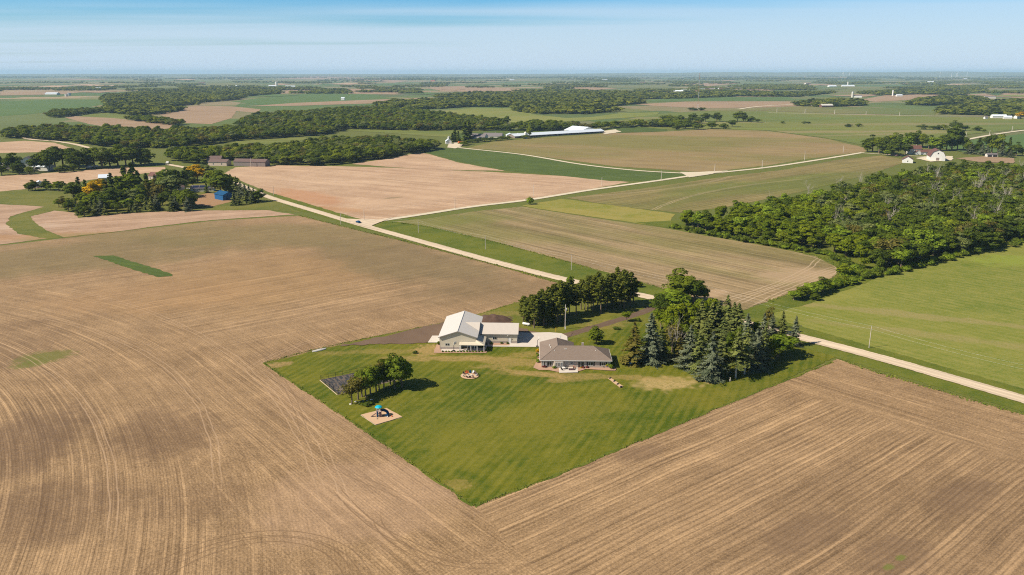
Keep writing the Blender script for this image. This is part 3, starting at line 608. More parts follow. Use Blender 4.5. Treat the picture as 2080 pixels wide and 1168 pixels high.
# ------------------------------------------------------------------ trees and shrubs
NR = np.random.RandomState(11)
def m_leaf(name, dark, light, hue=.25, trans=.3):
    dark = tuple(q * f for q, f in zip(dark, (1.5, 1.4, 1.1))); light = tuple(q * f for q, f in zip(light, (1.95, 1.75, 1.35)))
    m_, nb = mat(name)
    at = nb.node('ShaderNodeAttribute', attribute_name='tint'); rnd = nb.node('ShaderNodeObjectInfo').outputs['Random']
    col = nb.mix(at.outputs['Fac'], dark, light)
    col = nb.mix(nb.m('MULTIPLY', rnd, hue * 1.6), col, tuple(q * f for q, f in zip(light, (1.12, 1.0, .7))))
    col = nb.mix(nb.m('MULTIPLY', nb.m('FRACT', nb.m('MULTIPLY', rnd, 7.31)), hue * 2), col, tuple(q * .85 for q in dark))
    d = nb.node('ShaderNodeBsdfDiffuse'); t = nb.node('ShaderNodeBsdfTranslucent'); mx = nb.node('ShaderNodeMixShader')
    nb.put(d.inputs[0], col); nb.put(t.inputs[0], nb.mix(.35, col, (.25, .30, .02))); mx.inputs[0].default_value = trans
    nb.l.new(d.outputs[0], mx.inputs[1]); nb.l.new(t.outputs[0], mx.inputs[2])
    o = nb.node('ShaderNodeOutputMaterial'); nb.l.new(mx.outputs[0], o.inputs[0]); return m_
L = {'green': m_leaf('leaf_green', (.034, .060, .010), (.100, .140, .018), .4),
     'yellow': m_leaf('leaf_yellow_green', (.042, .072, .006), (.112, .150, .012)),
     'dark': m_leaf('leaf_dark_green', (.024, .042, .010), (.070, .104, .018)),
     'bright': m_leaf('leaf_bright_green', (.05, .09, .010), (.13, .19, .022), .12),
     'grey': m_leaf('leaf_grey_green', (.05, .075, .03), (.13, .165, .07), .2),
     'gold': m_leaf('leaf_golden', (.16, .11, .004), (.36, .24, .008), .1),
     'brown': m_leaf('leaf_brown', (.050, .050, .015), (.115, .112, .034), .2),
     'twig': m_leaf('bare_twigs', (.10, .09, .07), (.2, .18, .14), .2, .05),
     'pine': m_leaf('pine_needles', (.030, .045, .010), (.095, .115, .024), .2, .15),
     'spruce': m_leaf('spruce_needles', (.030, .048, .020), (.105, .130, .045), .2, .1),
     'blue': m_leaf('blue_spruce_needles', (.032, .047, .032), (.100, .124, .096), .15, .1),
     'far': m_leaf('far_leaf', (.048, .072, .014), (.135, .165, .030), .4)}
BARK = paint('bark', (.16, .115, .08), .95, .35, 3); PALEBARK = paint('pale_bark', (.42, .37, .31), .95, .25, 3)

def quads(c, n, s, asp=1.0):
    """square leaf sprays: centres c, facing n, half size s"""
    c = np.asarray(c); n = np.asarray(n); N = len(c)
    n = n / np.maximum(1e-6, np.linalg.norm(n, axis=1, keepdims=True))
    r = NR.normal(size=(N, 3)); u = np.cross(n, r); u /= np.maximum(1e-6, np.linalg.norm(u, axis=1, keepdims=True)); v = np.cross(n, u)
    s = np.asarray(s).reshape(-1, 1) * np.ones((N, 1))
    V = np.stack([c - u * s - v * s * asp, c + u * s - v * s * asp * .6, c + u * s * .8 + v * s * asp, c - u * s * .7 + v * s * asp * .8], 1).reshape(-1, 3)
    return V, np.arange(4 * N).reshape(-1, 4)
def crown_mesh(name, m_, rx, h, z0, nc, nl, ls, squash=.75, cr=.36, irregular=.3, top=0.0, seed=0, core=True):
    """broadleaf crown: leaf sprays round many clumps spread over an uneven dome"""
    rs = np.random.RandomState(seed); hz = (h - z0) / 2; cz = z0 + hz
    d = rs.normal(size=(nc, 3)); d /= np.linalg.norm(d, axis=1, keepdims=True)
    rr = (rs.rand(nc) ** .45) * (1 - cr * .8) * (1 + irregular * rs.normal(size=nc) * .6)
    C = d * rr[:, None] * np.array([rx, rx, hz]); C[:, 2] += cz
    wide = 1 - .35 * np.clip((C[:, 2] - cz) / hz, 0, 1) * top; C[:, :2] *= wide[:, None]
    R_ = rx * cr * (.65 + .7 * rs.rand(nc))
    tint0 = np.clip(.5 + .28 * rs.normal(size=nc), 0, 1)
    k = rs.randint(0, nc, nc * nl); e = rs.normal(size=(nc * nl, 3)); e /= np.linalg.norm(e, axis=1, keepdims=True)
    e[:, 2] = np.where(rs.rand(len(e)) < .75, np.abs(e[:, 2]), e[:, 2])
    rad = (.72 + .36 * rs.rand(len(e))) * R_[k]
    c = C[k] + e * rad[:, None] * np.array([1, 1, squash])
    keep = c[:, 2] > max(.2, z0 * .8); c = c[keep]; e = e[keep]; k = k[keep]
    n = e + rs.normal(size=e.shape) * .24; n[:, 2] += .15
    t = np.clip(tint0[k] + .22 * rs.normal(size=len(k)), 0, 1)
    V, F = quads(c, n, ls * (.6 + .8 * rs.rand(len(c))))
    return mesh_np(name, V, F, [m_], tint=t)
def cone_mesh(name, m_, rx, h, z0, nb_, ls, droop=.25, seed=0, thin=0.0, ragged=.18):
    """spruce: whorls of drooping boughs, each a strip of needle sprays"""
    rs = np.random.RandomState(seed); c = []; n = []; s = []; t = []
    for i in range(nb_):
        f = (i + rs.rand()) / nb_; f = f ** 1.25; z = z0 + (h - z0) * f
        if rs.rand() < thin: continue
        L_ = rx * (1 - f) ** .82 * (1 + ragged * rs.normal()) + .18; a = rs.rand() * 6.283; tt = np.clip(.5 + .25 * rs.normal(), 0, 1)
        m = max(3, int(L_ / (ls * .62)))
        for j in range(m):
            q = (j + .7) / m; rr = L_ * q; zz = z - droop * L_ * q * (1.2 - .55 * q) + .02 * rs.normal()
            for side in (-1, 0, 1):
                off = side * L_ * .13 * (.4 + q) * (1 - .35 * q) * (1 + .3 * rs.normal())
                c.append((rr * math.cos(a) - off * math.sin(a), rr * math.sin(a) + off * math.cos(a), zz - abs(off) * .35))
                n.append((math.cos(a) * .75 + .3 * rs.normal(), math.sin(a) * .75 + .3 * rs.normal(), .75)); s.append(ls * (.55 + .5 * rs.rand()) * (1 - .3 * q)); t.append(min(1, max(0, tt + .15 * rs.normal() + .2 * (q - .5))))
    c.append((0, 0, h)); n.append((.5, -.5, .5)); s.append(ls * .5); t.append(.6)
    V, F = quads(c, n, s, .8); return mesh_np(name, V, F, [m_], tint=t)
def pine_mesh(name, m_, rx, h, z0, nc, nl, ls, seed=0):
    rs = np.random.RandomState(seed); C = []; R_ = []
    for i in range(nc):
        f = (i + rs.rand()) / nc; z = z0 + (h - z0) * f; prof = math.sin(math.pi * min(1, .16 + .84 * f) ** .9) ** .7 * .9 + .12
        a = rs.rand() * 6.283; r = rx * prof * (.15 + .75 * rs.rand()); C.append((r * math.cos(a), r * math.sin(a), z)); R_.append(rx * (.17 + .17 * rs.rand()) * (.6 + .5 * prof))
    C = np.array(C); R_ = np.array(R_); N = nc * nl; k = rs.randint(0, nc, N); e = rs.normal(size=(N, 3)); e /= np.linalg.norm(e, axis=1, keepdims=True)
    e[:, 2] = np.where(rs.rand(N) < .7, np.abs(e[:, 2]), e[:, 2])
    c = C[k] + e * (R_[k] * (.55 + .5 * rs.rand(N)))[:, None] * np.array([1, 1, .5])
    t0 = np.clip(.5 + .25 * rs.normal(size=nc), 0, 1)
    V, F = quads(c, e + rs.normal(size=e.shape) * .45, ls * (.6 + .7 * rs.rand(N)))
    return mesh_np(name, V, F, [m_], tint=np.clip(t0[k] + .2 * rs.normal(size=N), 0, 1))
def branches(mb, p, d, L_, r, depth, rs, spread=.6, up=.25):
    q = p + d * L_ * .5 + Vector(rs.normal(size=3)) * L_ * .05; e = p + d * L_
    mb.tube([p, q, e], [r, r * .78, r * .5], 5 if depth > 1 else 3, cap=False)
    if depth <= 0: return
    for i in range(2 if depth < 3 else 3):
        nd = (d + Vector(rs.normal(size=3)) * spread + Vector((0, 0, up))).normalized()
        branches(mb, q if i else e, nd, L_ * (.62 + .2 * rs.rand()), r * .52, depth - 1, rs, spread, up)
def trunk_mesh(name, m_, h, r, limbs=4, lean=.04, seed=0, spread=2.2, start=.35):
    rs = np.random.RandomState(seed); mb = MB(); pts = [Vector((lean * h * rs.normal() * f, lean * h * rs.normal() * f, h * f)) for f in (0, .33, .66, 1)]
    mb.tube([Vector((0, 0, -.25))] + pts, [r * 1.35, r * 1.15, r * .85, r * .6, r * .2], 7)
    for i in range(limbs):
        f = start + (.9 - start) * (i + rs.rand() * .6) / max(1, limbs); a = rs.rand() * 6.28; p = pts[0].lerp(pts[-1], f)
        d = Vector((math.cos(a), math.sin(a), .75)); mb.tube([p, p + d * spread * .5, p + d * spread + Vector((0, 0, .3))], [r * .45, r * .3, r * .1], 5, cap=False)
    me = mesh_np(name, mb.V, mb.F, [m_]); return me
def bare_mesh(name, m_, h, r, seed):
    rs = np.random.RandomState(seed); mb = MB(); branches(mb, Vector((0, 0, -.2)), Vector((.03, .02, 1)).normalized(), h * .42, r, 5, rs, .42, .30)
    return mesh_np(name, mb.V, mb.F, [m_])

PROTO = {}
def proto(key, crown, trunk, h, r): PROTO.setdefault(key, []).append((crown, trunk, h, r))
for i in range(4):
    for k, sq in (('green', .75), ('yellow', .7), ('dark', .75), ('bright', .7), ('grey', .75)):
        if i > 2 and k in ('bright', 'grey'): continue
        proto(k, crown_mesh('crown', L[k], 4.4, 12, (2.6, 1.3, .9, .6)[i], 30 + 5 * i, 95, .27, sq, .37 - .02 * i, .28, .7, seed=10 * i + len(k)), trunk_mesh('trunk', BARK, 9.5, .3, 5, .02, i), 12, 4.4)
for i in range(2):
    proto('gold', crown_mesh('crown', L['gold'], 4, 11, 2, 30, 60, .3, .75, .33, .3, .8, seed=70 + i), trunk_mesh('trunk', BARK, 8.5, .3, 4, .02, i), 11, 4)
    proto('brown', crown_mesh('crown', L['brown'], 4.2, 12, 3, 30, 34, .26, .75, .33, .4, .5, seed=80 + i), trunk_mesh('trunk', BARK, 10, .28, 6, .02, i + 5), 12, 4.2)
for i in range(3):
    proto('spruce', cone_mesh('crown', L['spruce'], 3.3, 15, .4, 250, .32, .30, i, .05, .30), trunk_mesh('trunk', BARK, 14.6, .26, 0, .0, i), 15, 3.3)
    proto('blue', cone_mesh('crown', L['blue'], 3.6, 15, .5, 250, .33, .30, 20 + i, .06, .34), trunk_mesh('trunk', BARK, 14.6, .26, 0, .0, i), 15, 3.5)
    proto('pine', pine_mesh('crown', L['pine'], 2.8, 18, 5.6, 96, 28, .24, i), trunk_mesh('trunk', BARK, 17.4, .24, 8, .006, i, 1.6, .32), 18, 2.7)
    proto('pinelow', pine_mesh('crown', L['pine'], 2.9, 15, 1.6, 110, 28, .25, 50 + i), trunk_mesh('trunk', BARK, 14.4, .24, 6, .006, i, 1.6, .2), 15, 2.9)
    proto('bare', None, bare_mesh('trunk', PALEBARK, 13, .26, 30 + i), 13, 4)
proto('wilted', cone_mesh('crown', L['brown'], 3.4, 15, .8, 170, .36, .34, 40, .1, .3), trunk_mesh('trunk', BARK, 14.6, .26, 0, .0, 4), 15, 3.4)
proto('legged', cone_mesh('crown', L['spruce'], 2.7, 16, 5.2, 160, .34, .28, 44, .1, .25), trunk_mesh('trunk', PALEBARK, 15.6, .24, 4, .004, 4, 1.0, .15), 16, 2.7)
for i in range(3):   # small shrubs
    proto('shrub', crown_mesh('crown', L[('green', 'bright', 'dark')[i]], 1.5, 1.9, .05, 14, 40, .15, .8, .45, .25, seed=100 + i), trunk_mesh('trunk', BARK, 1.0, .06, 3, .02, i, .5), 1.9, 1.5)
for i in range(3):   # distant trees: fewer, larger sprays
    proto('far', crown_mesh('crown', L['far'], 5.5, 12, .6, 12, 20, .95, .8, .42, .3, seed=120 + i), trunk_mesh('trunk', BARK, 6, .3, 0, .0, i), 12, 5.5)
    proto('farcone', cone_mesh('crown', L['dark'], 3.2, 13, .5, 46, 1.0, .25, 60 + i), trunk_mesh('trunk', BARK, 10, .3, 0, 0, i), 13, 3.2)

def tree(name, kind, loc, h, r=None, label=None, group=None, cat='tree', var=None):
    ps = PROTO[kind]; c, t, ph, pr = ps[rng.randrange(len(ps)) if var is None else var % len(ps)]
    o = empty(name, (loc[0], loc[1], 0), rng.uniform(0, 6.28)); sz = h / ph; sr = (r / pr) if r else sz
    o.scale = (sr, sr, sz)
    if c: link('crown', c, o)
    link('trunk', t, o)
    tag(o, label, cat, group); return o

def ordn(i, n, side='left'):
    w = ['first', 'second', 'third', 'fourth', 'fifth', 'sixth', 'seventh', 'eighth', 'ninth', 'tenth', 'eleventh', 'twelfth', 'thirteenth', 'fourteenth', 'fifteenth', 'sixteenth', 'seventeenth', 'eighteenth', 'nineteenth', 'twentieth']
    if i < len(w) and i <= n - 1 - i: return ('leftmost' if i == 0 else w[i] + ' from the left')
    j = n - 1 - i
    if j < len(w): return 'rightmost' if j == 0 else w[j] + ' from the right'
    return w[i % 20] + ' from the left'
def row_of(name, kinds, items, desc, group, cat='tree'):
    """items: (px, py, height[, radius]) sorted left to right; each gets its own place in the row"""
    items = sorted(items, key=lambda q: q[0]); n = len(items)
    for i, it in enumerate(items):
        k = kinds if isinstance(kinds, str) else kinds[i % len(kinds)]
        tree(name, k, P(it[0], it[1]), it[2], it[3] if len(it) > 3 else None, desc % ordn(i, n), group, cat, i)

# pines between the house and the road
def z5(x, y): return 860 + x * .23077, 540 + y * .23077
pin = [(880, 498, 12.5), (930, 520, 13), (975, 550, 15.5), (1022, 505, 15), (1060, 530, 14), (1095, 482, 16), (1142, 478, 17), (1180, 510, 15), (1205, 470, 18.5), (1252, 455, 17), (1285, 430, 17.5), (1345, 432, 15), (1388, 385, 15), (1420, 395, 13), (1448, 398, 17.5), (1495, 402, 17.5),
       (1530, 372, 18), (1562, 424, 18.5), (1605, 385, 16), (1650, 362, 17), (1700, 352, 19.5), (1728, 375, 17), (1765, 380, 19.5), (1822, 352, 17), (1850, 330, 13)]
row_of('pine_tree', 'pine', [(*z5(x, y), h * .9, 2.5 + (i * 37 % 10) * .09) for i, (x, y, h) in enumerate(pin)], 'tall bare-trunked pine in the grove above the driveway, %s', 'pines in the grove by the driveway')
for i, (x, y, h) in enumerate(((1405, 300, 9), (1290, 215, 8), (1500, 290, 8))):
    q = P(*z5(x, y)); tree('young_tree', 'bright', q, h, 2.2, 'light green young tree %s the pine trunks by the road' % ('in the gap between', 'above', 'right of')[i], None, 'tree', i)
low = [(892, 470, 10), (912, 512, 9.5), (950, 500, 12), (968, 525, 11), (1003, 530, 12.5), (1040, 470, 13), (1085, 520, 12), (1120, 500, 13), (1160, 450, 14.5), (1225, 430, 14), (1475, 360, 14), (1545, 350, 14.5), (1620, 340, 14), (1675, 385, 13), (1745, 330, 15), (1800, 335, 14)]
row_of('pine_tree', 'pinelow', [(*z5(x, y), h, 2.5) for x, y, h in low], 'dark low-branched pine filling the grove above the driveway, %s', 'low-branched pines in the grove')
# crowns around the house
def z6(x, y): return 1240 + x * .23077, 540 + y * .23077
def T(name, kind, x, y, h, r, label, cat='tree', f=z6, v=None): return tree(name, kind, P(*f(x, y)), h, r * (1.08 if name == 'spruce_tree' else 1.05), label, None, cat, v)
T('maple_tree', 'green', 620, 335, 15.5, 8.2, 'big spreading broadleaf tree topmost in the clump by the road', v=1)
T('maple_tree', 'green', 730, 345, 14.5, 6.5, 'broad green tree touching the right side of the big spreading one by the road', v=2)
T('maple_tree', 'bright', 560, 400, 10.5, 8.2, 'wide low bright green tree just in front of the big spreading tree by the road', v=1)
T('maple_tree', 'green', 430, 420, 9, 5.5, 'leafy green tree at the left foot of the clump where the driveway leaves the road', v=0)
for i, (x, y, h, r) in enumerate(((440, 560, 12, 4.6), (520, 590, 13, 4.8), (610, 560, 15, 5.2), (700, 570, 14.5, 4.8), (800, 540, 15.5, 4.8), (560, 660, 12, 4.2), (870, 500, 14.5, 3.8))):
    tree('box_elder_tree', 'yellow', P(*z6(x, y)), h * .84, r * .92, 'yellow-green broadleaf tree in the clump right of the house, ' + ('at its left edge', 'second from its left edge', 'in its left middle', 'in its centre', 'right of its centre', 'low in front of the others', 'behind the dark spruces')[i], 'yellow-green trees right of the house', 'tree', i)
for i, (x, y, h, r) in enumerate(((790, 640, 16, 3.4), (880, 660, 16, 3.5), (940, 640, 16, 3.4), (1010, 650, 18.5, 3.6), (1070, 660, 16, 3.5), (1110, 670, 16, 3.4), (840, 720, 12, 3.2), (980, 730, 13, 3.3))):
    tree('spruce_tree', 'spruce', P(*z6(x, y)), h * .97, r * 1.25, 'dark green spruce in the tight dark stand, ' + ('at its left end', 'second from left', 'left of the tallest', 'the tallest one', 'right of the tallest', 'at its right end', 'short one at its front left', 'short one at its front right')[i], 'dark spruces in the stand', 'tree', i)
T('spruce_tree', 'wilted', 200, 862, 15.5, 4.2, 'brownish thinning spruce nearest the right end of the house')
T('spruce_tree', 'blue', 345, 850, 18.5, 4.6, 'large silvery blue spruce beside the brownish one near the house', v=0)
T('spruce_tree', 'spruce', 440, 810, 12.5, 3, 'dark spruce half hidden right behind the large blue spruce', v=1)
T('dead_tree', 'bare', 560, 800, 12, 3.6, 'leafless grey tree in the shade between the blue spruce and the next spruces', v=0)
T('spruce_tree', 'wilted', 600, 830, 9.5, 3.0, 'short brown-needled spruce in the gap right of the large blue spruce')
T('broadleaf_tree', 'brown', 540, 760, 12, 4, 'sparse brownish tree behind the gap right of the large blue spruce')
T('spruce_tree', 'blue', 690, 895, 15.5, 3.7, 'pale blue spruce standing first in the front row right of the gap', v=1)
T('spruce_tree', 'spruce', 770, 925, 14, 3.4, 'green spruce between two paler spruces in the front row', v=2)
T('spruce_tree', 'blue', 880, 1000, 17, 4.1, 'grey-blue spruce standing furthest forward on the lawn', v=2)
T('spruce_tree', 'spruce', 975, 945, 15, 3.3, 'green spruce just right of the furthest forward spruce', v=0)
T('spruce_tree', 'legged', 1100, 990, 16.5, 3.2, 'spruce with a long bare pale trunk at the right of the front row')
T('spruce_tree', 'legged', 1178, 955, 17, 3.2, 'spruce with a bare dark lower trunk next to the pale-trunked one')
T('spruce_tree', 'blue', 1185, 800, 16.5, 3.8, 'tall blue spruce rising behind the bare-trunked pair', v=0)
T('spruce_tree', 'blue', 1275, 905, 15, 4.2, 'bluish spruce right of the bare-trunked pair', v=1)
T('spruce_tree', 'spruce', 1345, 860, 14.5, 3.3, 'green spruce at the shadowed right side of the bluish spruce', v=1)
T('spruce_tree', 'blue', 1335, 720, 13.5, 2.9, 'narrow blue spruce behind the low maple, nearest the clump', v=2)
for i, (x, y, k, h, r) in enumerate(((650, 740, 'green', 12, 4.2), (740, 770, 'dark', 11, 3.6), (900, 830, 'dark', 10, 3.2), (1040, 800, 'green', 11, 3.4), (1120, 760, 'dark', 12, 3.6), (1240, 760, 'dark', 10, 3.4), (1280, 640, 'green', 10, 3.6), (480, 700, 'green', 10, 3.4), (520, 640, 'yellow', 13, 4.6))):
    tree('broadleaf_tree', k, P(*z6(x, y)), h * .85, r * .85, 'shaded tree among the spruces right of the house, ' + ('left of centre', 'behind the first front blue spruce', 'in the centre', 'right of centre', 'below the dark stand', 'behind the bare-trunked pair', 'nearest the road', 'behind the large blue spruce', 'at the back left')[i], 'shaded filler trees', 'tree', i)
T('maple_tree', 'bright', 1470, 800, 9.5, 6.8, 'low wide bright green maple at the right end of the spruce rows', v=0)
T('maple_tree', 'green', 1400, 830, 9, 4, 'small dark green tree tucked left of the low wide maple', v=0)
T('spruce_tree', 'blue', 1418, 600, 8.5, 2.0, 'small blue spruce by the gravel road, left one of the pair', v=1)
T('spruce_tree', 'spruce', 1508, 600, 9.5, 2.0, 'small green spruce by the gravel road, right one of the pair', v=2)
T('broadleaf_tree', 'brown', 1390, 560, 9.5, 2.6, 'small olive-brown tree at the road behind the small blue spruce')
T('spruce_tree', 'blue', 1615, 705, 12, 2.3, 'slim grey-blue spruce at the far right end, touching the road', v=1)
T('young_tree', 'yellow', 145, 492, 5, 2.3, 'small round yellow-green tree standing alone by the driveway', v=0)
T('maple_tree', 'green', 1520, 690, 7, 3.3, 'small round dark green tree alone on the grass behind the house', f=z5, v=3)
T('shrub', 'shrub', 1700, 560, 1.2, 1.6, 'small reddish-brown weedy shrub on the grass behind the house', 'shrub', z5, 2)
T('shrub', 'shrub', 240, 490, 1.6, 1.2, 'little dark bush just right of the small yellow-green tree', 'shrub', z6, 2)
# clump on the lawn beside the garden
def z7(x, y): return 620 + x * .19231, 700 + y * .19231
cl = [(492, 630, 'brown', 7.5, 2.4, 'sparse leaning tree at the left end'), (560, 582, 'brown', 8.2, 2.5, 'thin-crowned tree second from the left end'), (600, 556, 'green', 8.8, 2.5, 'green tree third from the left end'), (642, 560, 'bright', 9.2, 2.6, 'bright green tree left of the middle'),
      (690, 530, 'green', 9.2, 2.5, 'green tree in the middle'), (750, 500, 'green', 8.8, 2.5, 'green tree just right of the middle'), (782, 482, 'brown', 9.2, 2.2, 'brownish thin tree right of the middle'), (832, 470, 'green', 9.2, 2.4, 'slim-trunked green tree fourth from the right end'),
      (900, 430, 'green', 10, 2.6, 'green tree third from the right end'), (950, 470, 'green', 11, 3.1, 'tallest green tree second from the right end'), (1020, 452, 'bright', 10, 3.0, 'wide green tree at the right end')]
for i, (x, y, k, h, r, d) in enumerate(cl): tree('broadleaf_tree', k, P(*z7(x, y)), h * 1.08, r * 1.45, d + ' of the lawn clump beside the garden', 'trees of the lawn clump', 'tree', (0, 1)[i > 5])
T('shrub', 'shrub', 640, 640, 1.3, 2.1, 'low dark bush in front of the lawn tree clump', 'shrub', z7, 2)
T('shrub', 'shrub', 1160, 95, 1.1, 1.0, 'tiny dark green sapling on the dry lawn behind the clump', 'shrub', z7, 2)
T('shrub', 'shrub', 980, 470, 2.2, 1.3, 'leafy bush at the foot of the lawn clump, below its right end', 'shrub', z7, 0)
tree('shrub', 'shrub', P(1075, 415), 5.5, 4, 'single round bush beside the side road through the fields', None, 'shrub', 1)
# shrubs in the long hedgerow from the road to the wood
hed = [(1612, 606, 5, 4), (1628, 602, 6, 4.4), (1645, 598, 6.5, 4.6), (1660, 594, 7, 4.5), (1672, 589, 7.5, 4), (1690, 582, 4, 3), (1712, 572, 4, 3), (1730, 572, 3.5, 4.2), (1655, 606, 3.5, 2.6)]
row_of('shrub', ['bright', 'green'], [(x, y + 4, h, r) for x, y, h, r in hed], 'green bush in the hedgerow between crop field and pasture, %s', 'bushes of the hedgerow', 'shrub')
tree('broadleaf_tree', 'yellow', P(1712, 566), 8.5, 4.0, 'lone leaning tree with pale trunk at the end of the hedgerow', None, 'tree', 2)
tree('shrub', 'shrub', P(1296, 583), 2.6, 2.6, 'round green bush on the verge right of the pine grove', None, 'shrub', 0)

# ---- the big wood on the right: the front trees one by one, the mass behind as one
def inside(pt, poly):
    x, y = pt; c = False; n = len(poly)
    for i in range(n):
        x1, y1 = poly[i]; x2, y2 = poly[i - 1]
        if (y1 > y) != (y2 > y) and x < (x2 - x1) * (y - y1) / (y2 - y1) + x1: c = not c
    return c
def scatter(poly_px, step, seed=1, jit=.42, maxn=10 ** 6, world=None):
    poly = world or [P(*q) for q in poly_px]; r = random.Random(seed)
    xs = [q[0] for q in poly]; ys = [q[1] for q in poly]; out = []
    y = min(ys); row = 0
    while y < max(ys):
        x = min(xs) + (row % 2) * step / 2
        while x < max(xs):
            q = (x + r.uniform(-jit, jit) * step, y + r.uniform(-jit, jit) * step)
            if inside(q, poly): out.append(q)
            x += step
        y += step * .87; row += 1
    return out[:maxn]
WOOD = [(1362, 460), (1400, 464), (1450, 476), (1520, 488), (1600, 502), (1680, 514), (1720, 532), (1752, 552), (1800, 554), (1850, 542), (1900, 528), (1960, 514), (2010, 504), (2080, 490), (2200, 472), (2300, 345), (2080, 352), (1960, 352), (1860, 364), (1790, 378),
        (1700, 402), (1640, 420), (1560, 434), (1480, 448), (1410, 452)]
pts = scatter(WOOD, 8.4, 5)
def cls(q):
    # yellow-green along the west edge, darker green with dead stems to the east, as in the photograph
    u = mnoise.noise(Vector((q[0] / 38, q[1] / 38, 0))); west = q[0] < 203 + (q[1] - 430) * .14 + 45 * u
    r_ = rng.random()
    if west: return 'yellow' if r_ < .62 else ('bright' if r_ < .84 else 'green')
    if r_ < .025: return 'bare'
    if u > .18: return 'dark' if r_ < .6 else 'green'
    if u < -.25: return 'grey' if r_ < .45 else 'green'
    return ('green', 'green', 'dark', 'bright', 'green', 'grey', 'brown')[rng.randrange(7)]
pts.sort(key=lambda q: math.hypot(*q))
near = pts[:175]; rest = pts[175:]
LBL = {'yellow': 'yellow-green bushy tree', 'green': 'mid-green rounded tree', 'dark': 'dark green dense tree', 'bright': 'bright green tree', 'grey': 'grey-green soft-crowned tree', 'bare': 'leafless pale-stemmed tree', 'brown': 'brownish thin-leaved tree'}
for i, q in enumerate(near):
    k = cls(q); h = rng.uniform(7, 14.5) * (1.1 if q[0] > 200 else .9); east = q[0] > 115
    r = h * rng.uniform(.42, .62) if k != 'bare' else 3.6
    pxx = 1040 + q[0] / (q[1] * math.cos(PITCH) + CAMH * math.sin(PITCH)) * FPX
    z_ = ('at the far left tip of the big wood', 'at the left quarter of the big wood', 'in the middle of the crop-field edge of the big wood', 'at the corner of the big wood nearest the lone leaning tree', 'at the near pasture corner of the big wood', 'on the shady pasture edge of the big wood', 'on the pasture edge of the big wood towards the right')[sum(pxx > t_ for t_ in (1440, 1540, 1640, 1730, 1830, 1950))]
    tree('broadleaf_tree' if k != 'bare' else 'dead_tree', k, q, h * (1.12 if k == 'bare' else 1), r, '%s %s' % (LBL[k], z_), '%s, %s' % (LBL[k], z_))
restk = [cls(q) for q in rest]

# ---- geometry-node woods: one object each
def gn_wood(name, items, label, base=None):
    """items: (x, y, height, radius, kind index); kinds are crowns of trees already standing in the scene"""
    kinds = base
    me = bpy.data.meshes.new(name); me.from_pydata([(q[0], q[1], 0) for q in items], [], [])
    for nm, idx in (('hh', 2), ('rr', 3)):
        a = me.attributes.new(nm, 'FLOAT', 'POINT'); a.data.foreach_set('value', np.array([q[idx] for q in items], dtype=np.float32))
    a = me.attributes.new('kk', 'INT', 'POINT'); a.data.foreach_set('value', np.array([q[4] for q in items], dtype=np.int32))
    a = me.attributes.new('rot', 'FLOAT', 'POINT'); a.data.foreach_set('value', np.array([rng.uniform(0, 6.28) for _ in items], dtype=np.float32))
    o = link(name, me); tag(o, label, None, None, 'stuff'); o['category'] = 'woodland'
    g = bpy.data.node_groups.new(name, 'GeometryNodeTree'); g.interface.new_socket('Geometry', in_out='INPUT', socket_type='NodeSocketGeometry'); g.interface.new_socket('Geometry', in_out='OUTPUT', socket_type='NodeSocketGeometry')
    N = g.nodes; K = g.links; gi = N.new('NodeGroupInput'); go = N.new('NodeGroupOutput'); jn = N.new('GeometryNodeJoinGeometry')
    def attr(nm, t='FLOAT'):
        n = N.new('GeometryNodeInputNamedAttribute'); n.data_type = t; n.inputs[0].default_value = nm; return n.outputs[0]
    hh, rr, rot, kk = attr('hh'), attr('rr'), attr('rot'), attr('kk', 'INT')
    for i, (obj, ph, pr) in enumerate(kinds):
        cmp_ = N.new('FunctionNodeCompare'); cmp_.data_type = 'INT'; cmp_.operation = 'EQUAL'; K.new(kk, cmp_.inputs[2]); cmp_.inputs[3].default_value = i
        oi = N.new('GeometryNodeObjectInfo'); oi.transform_space = 'ORIGINAL'; oi.inputs[0].default_value = obj; oi.inputs['As Instance'].default_value = True
        ip = N.new('GeometryNodeInstanceOnPoints'); K.new(gi.outputs[0], ip.inputs['Points']); K.new(cmp_.outputs[0], ip.inputs['Selection']); K.new(oi.outputs['Geometry'], ip.inputs['Instance'])
        d1 = N.new('ShaderNodeMath'); d1.operation = 'DIVIDE'; K.new(rr, d1.inputs[0]); d1.inputs[1].default_value = pr
        d2 = N.new('ShaderNodeMath'); d2.operation = 'DIVIDE'; K.new(hh, d2.inputs[0]); d2.inputs[1].default_value = ph
        sc = N.new('ShaderNodeCombineXYZ'); K.new(d1.outputs[0], sc.inputs[0]); K.new(d1.outputs[0], sc.inputs[1]); K.new(d2.outputs[0], sc.inputs[2]); K.new(sc.outputs[0], ip.inputs['Scale'])
        rc = N.new('ShaderNodeCombineXYZ'); K.new(rot, rc.inputs[2])
        eu = N.new('FunctionNodeEulerToRotation'); K.new(rc.outputs[0], eu.inputs[0]); K.new(eu.outputs[0], ip.inputs['Rotation'])
        K.new(ip.outputs[0], jn.inputs[0])
    K.new(jn.outputs[0], go.inputs[0]); md = o.modifiers.new('trees', 'NODES'); md.node_group = g
    return o
def crown_obj(kind, v=0, part='crown'):
    me = PROTO[kind][v][0] if part == 'crown' else PROTO[kind][v][1]
    for o in COL.objects:
        if o.type == 'MESH' and o.data == me: return (o, PROTO[kind][v][2], PROTO[kind][v][3])
NEARK = []; KIDX = {}
for k in ('yellow', 'green', 'dark', 'bright', 'grey', 'brown'):
    for v in range(len(PROTO[k])):
        q = crown_obj(k, v)
        if q: KIDX.setdefault(k, []).append(len(NEARK)); NEARK.append(q)
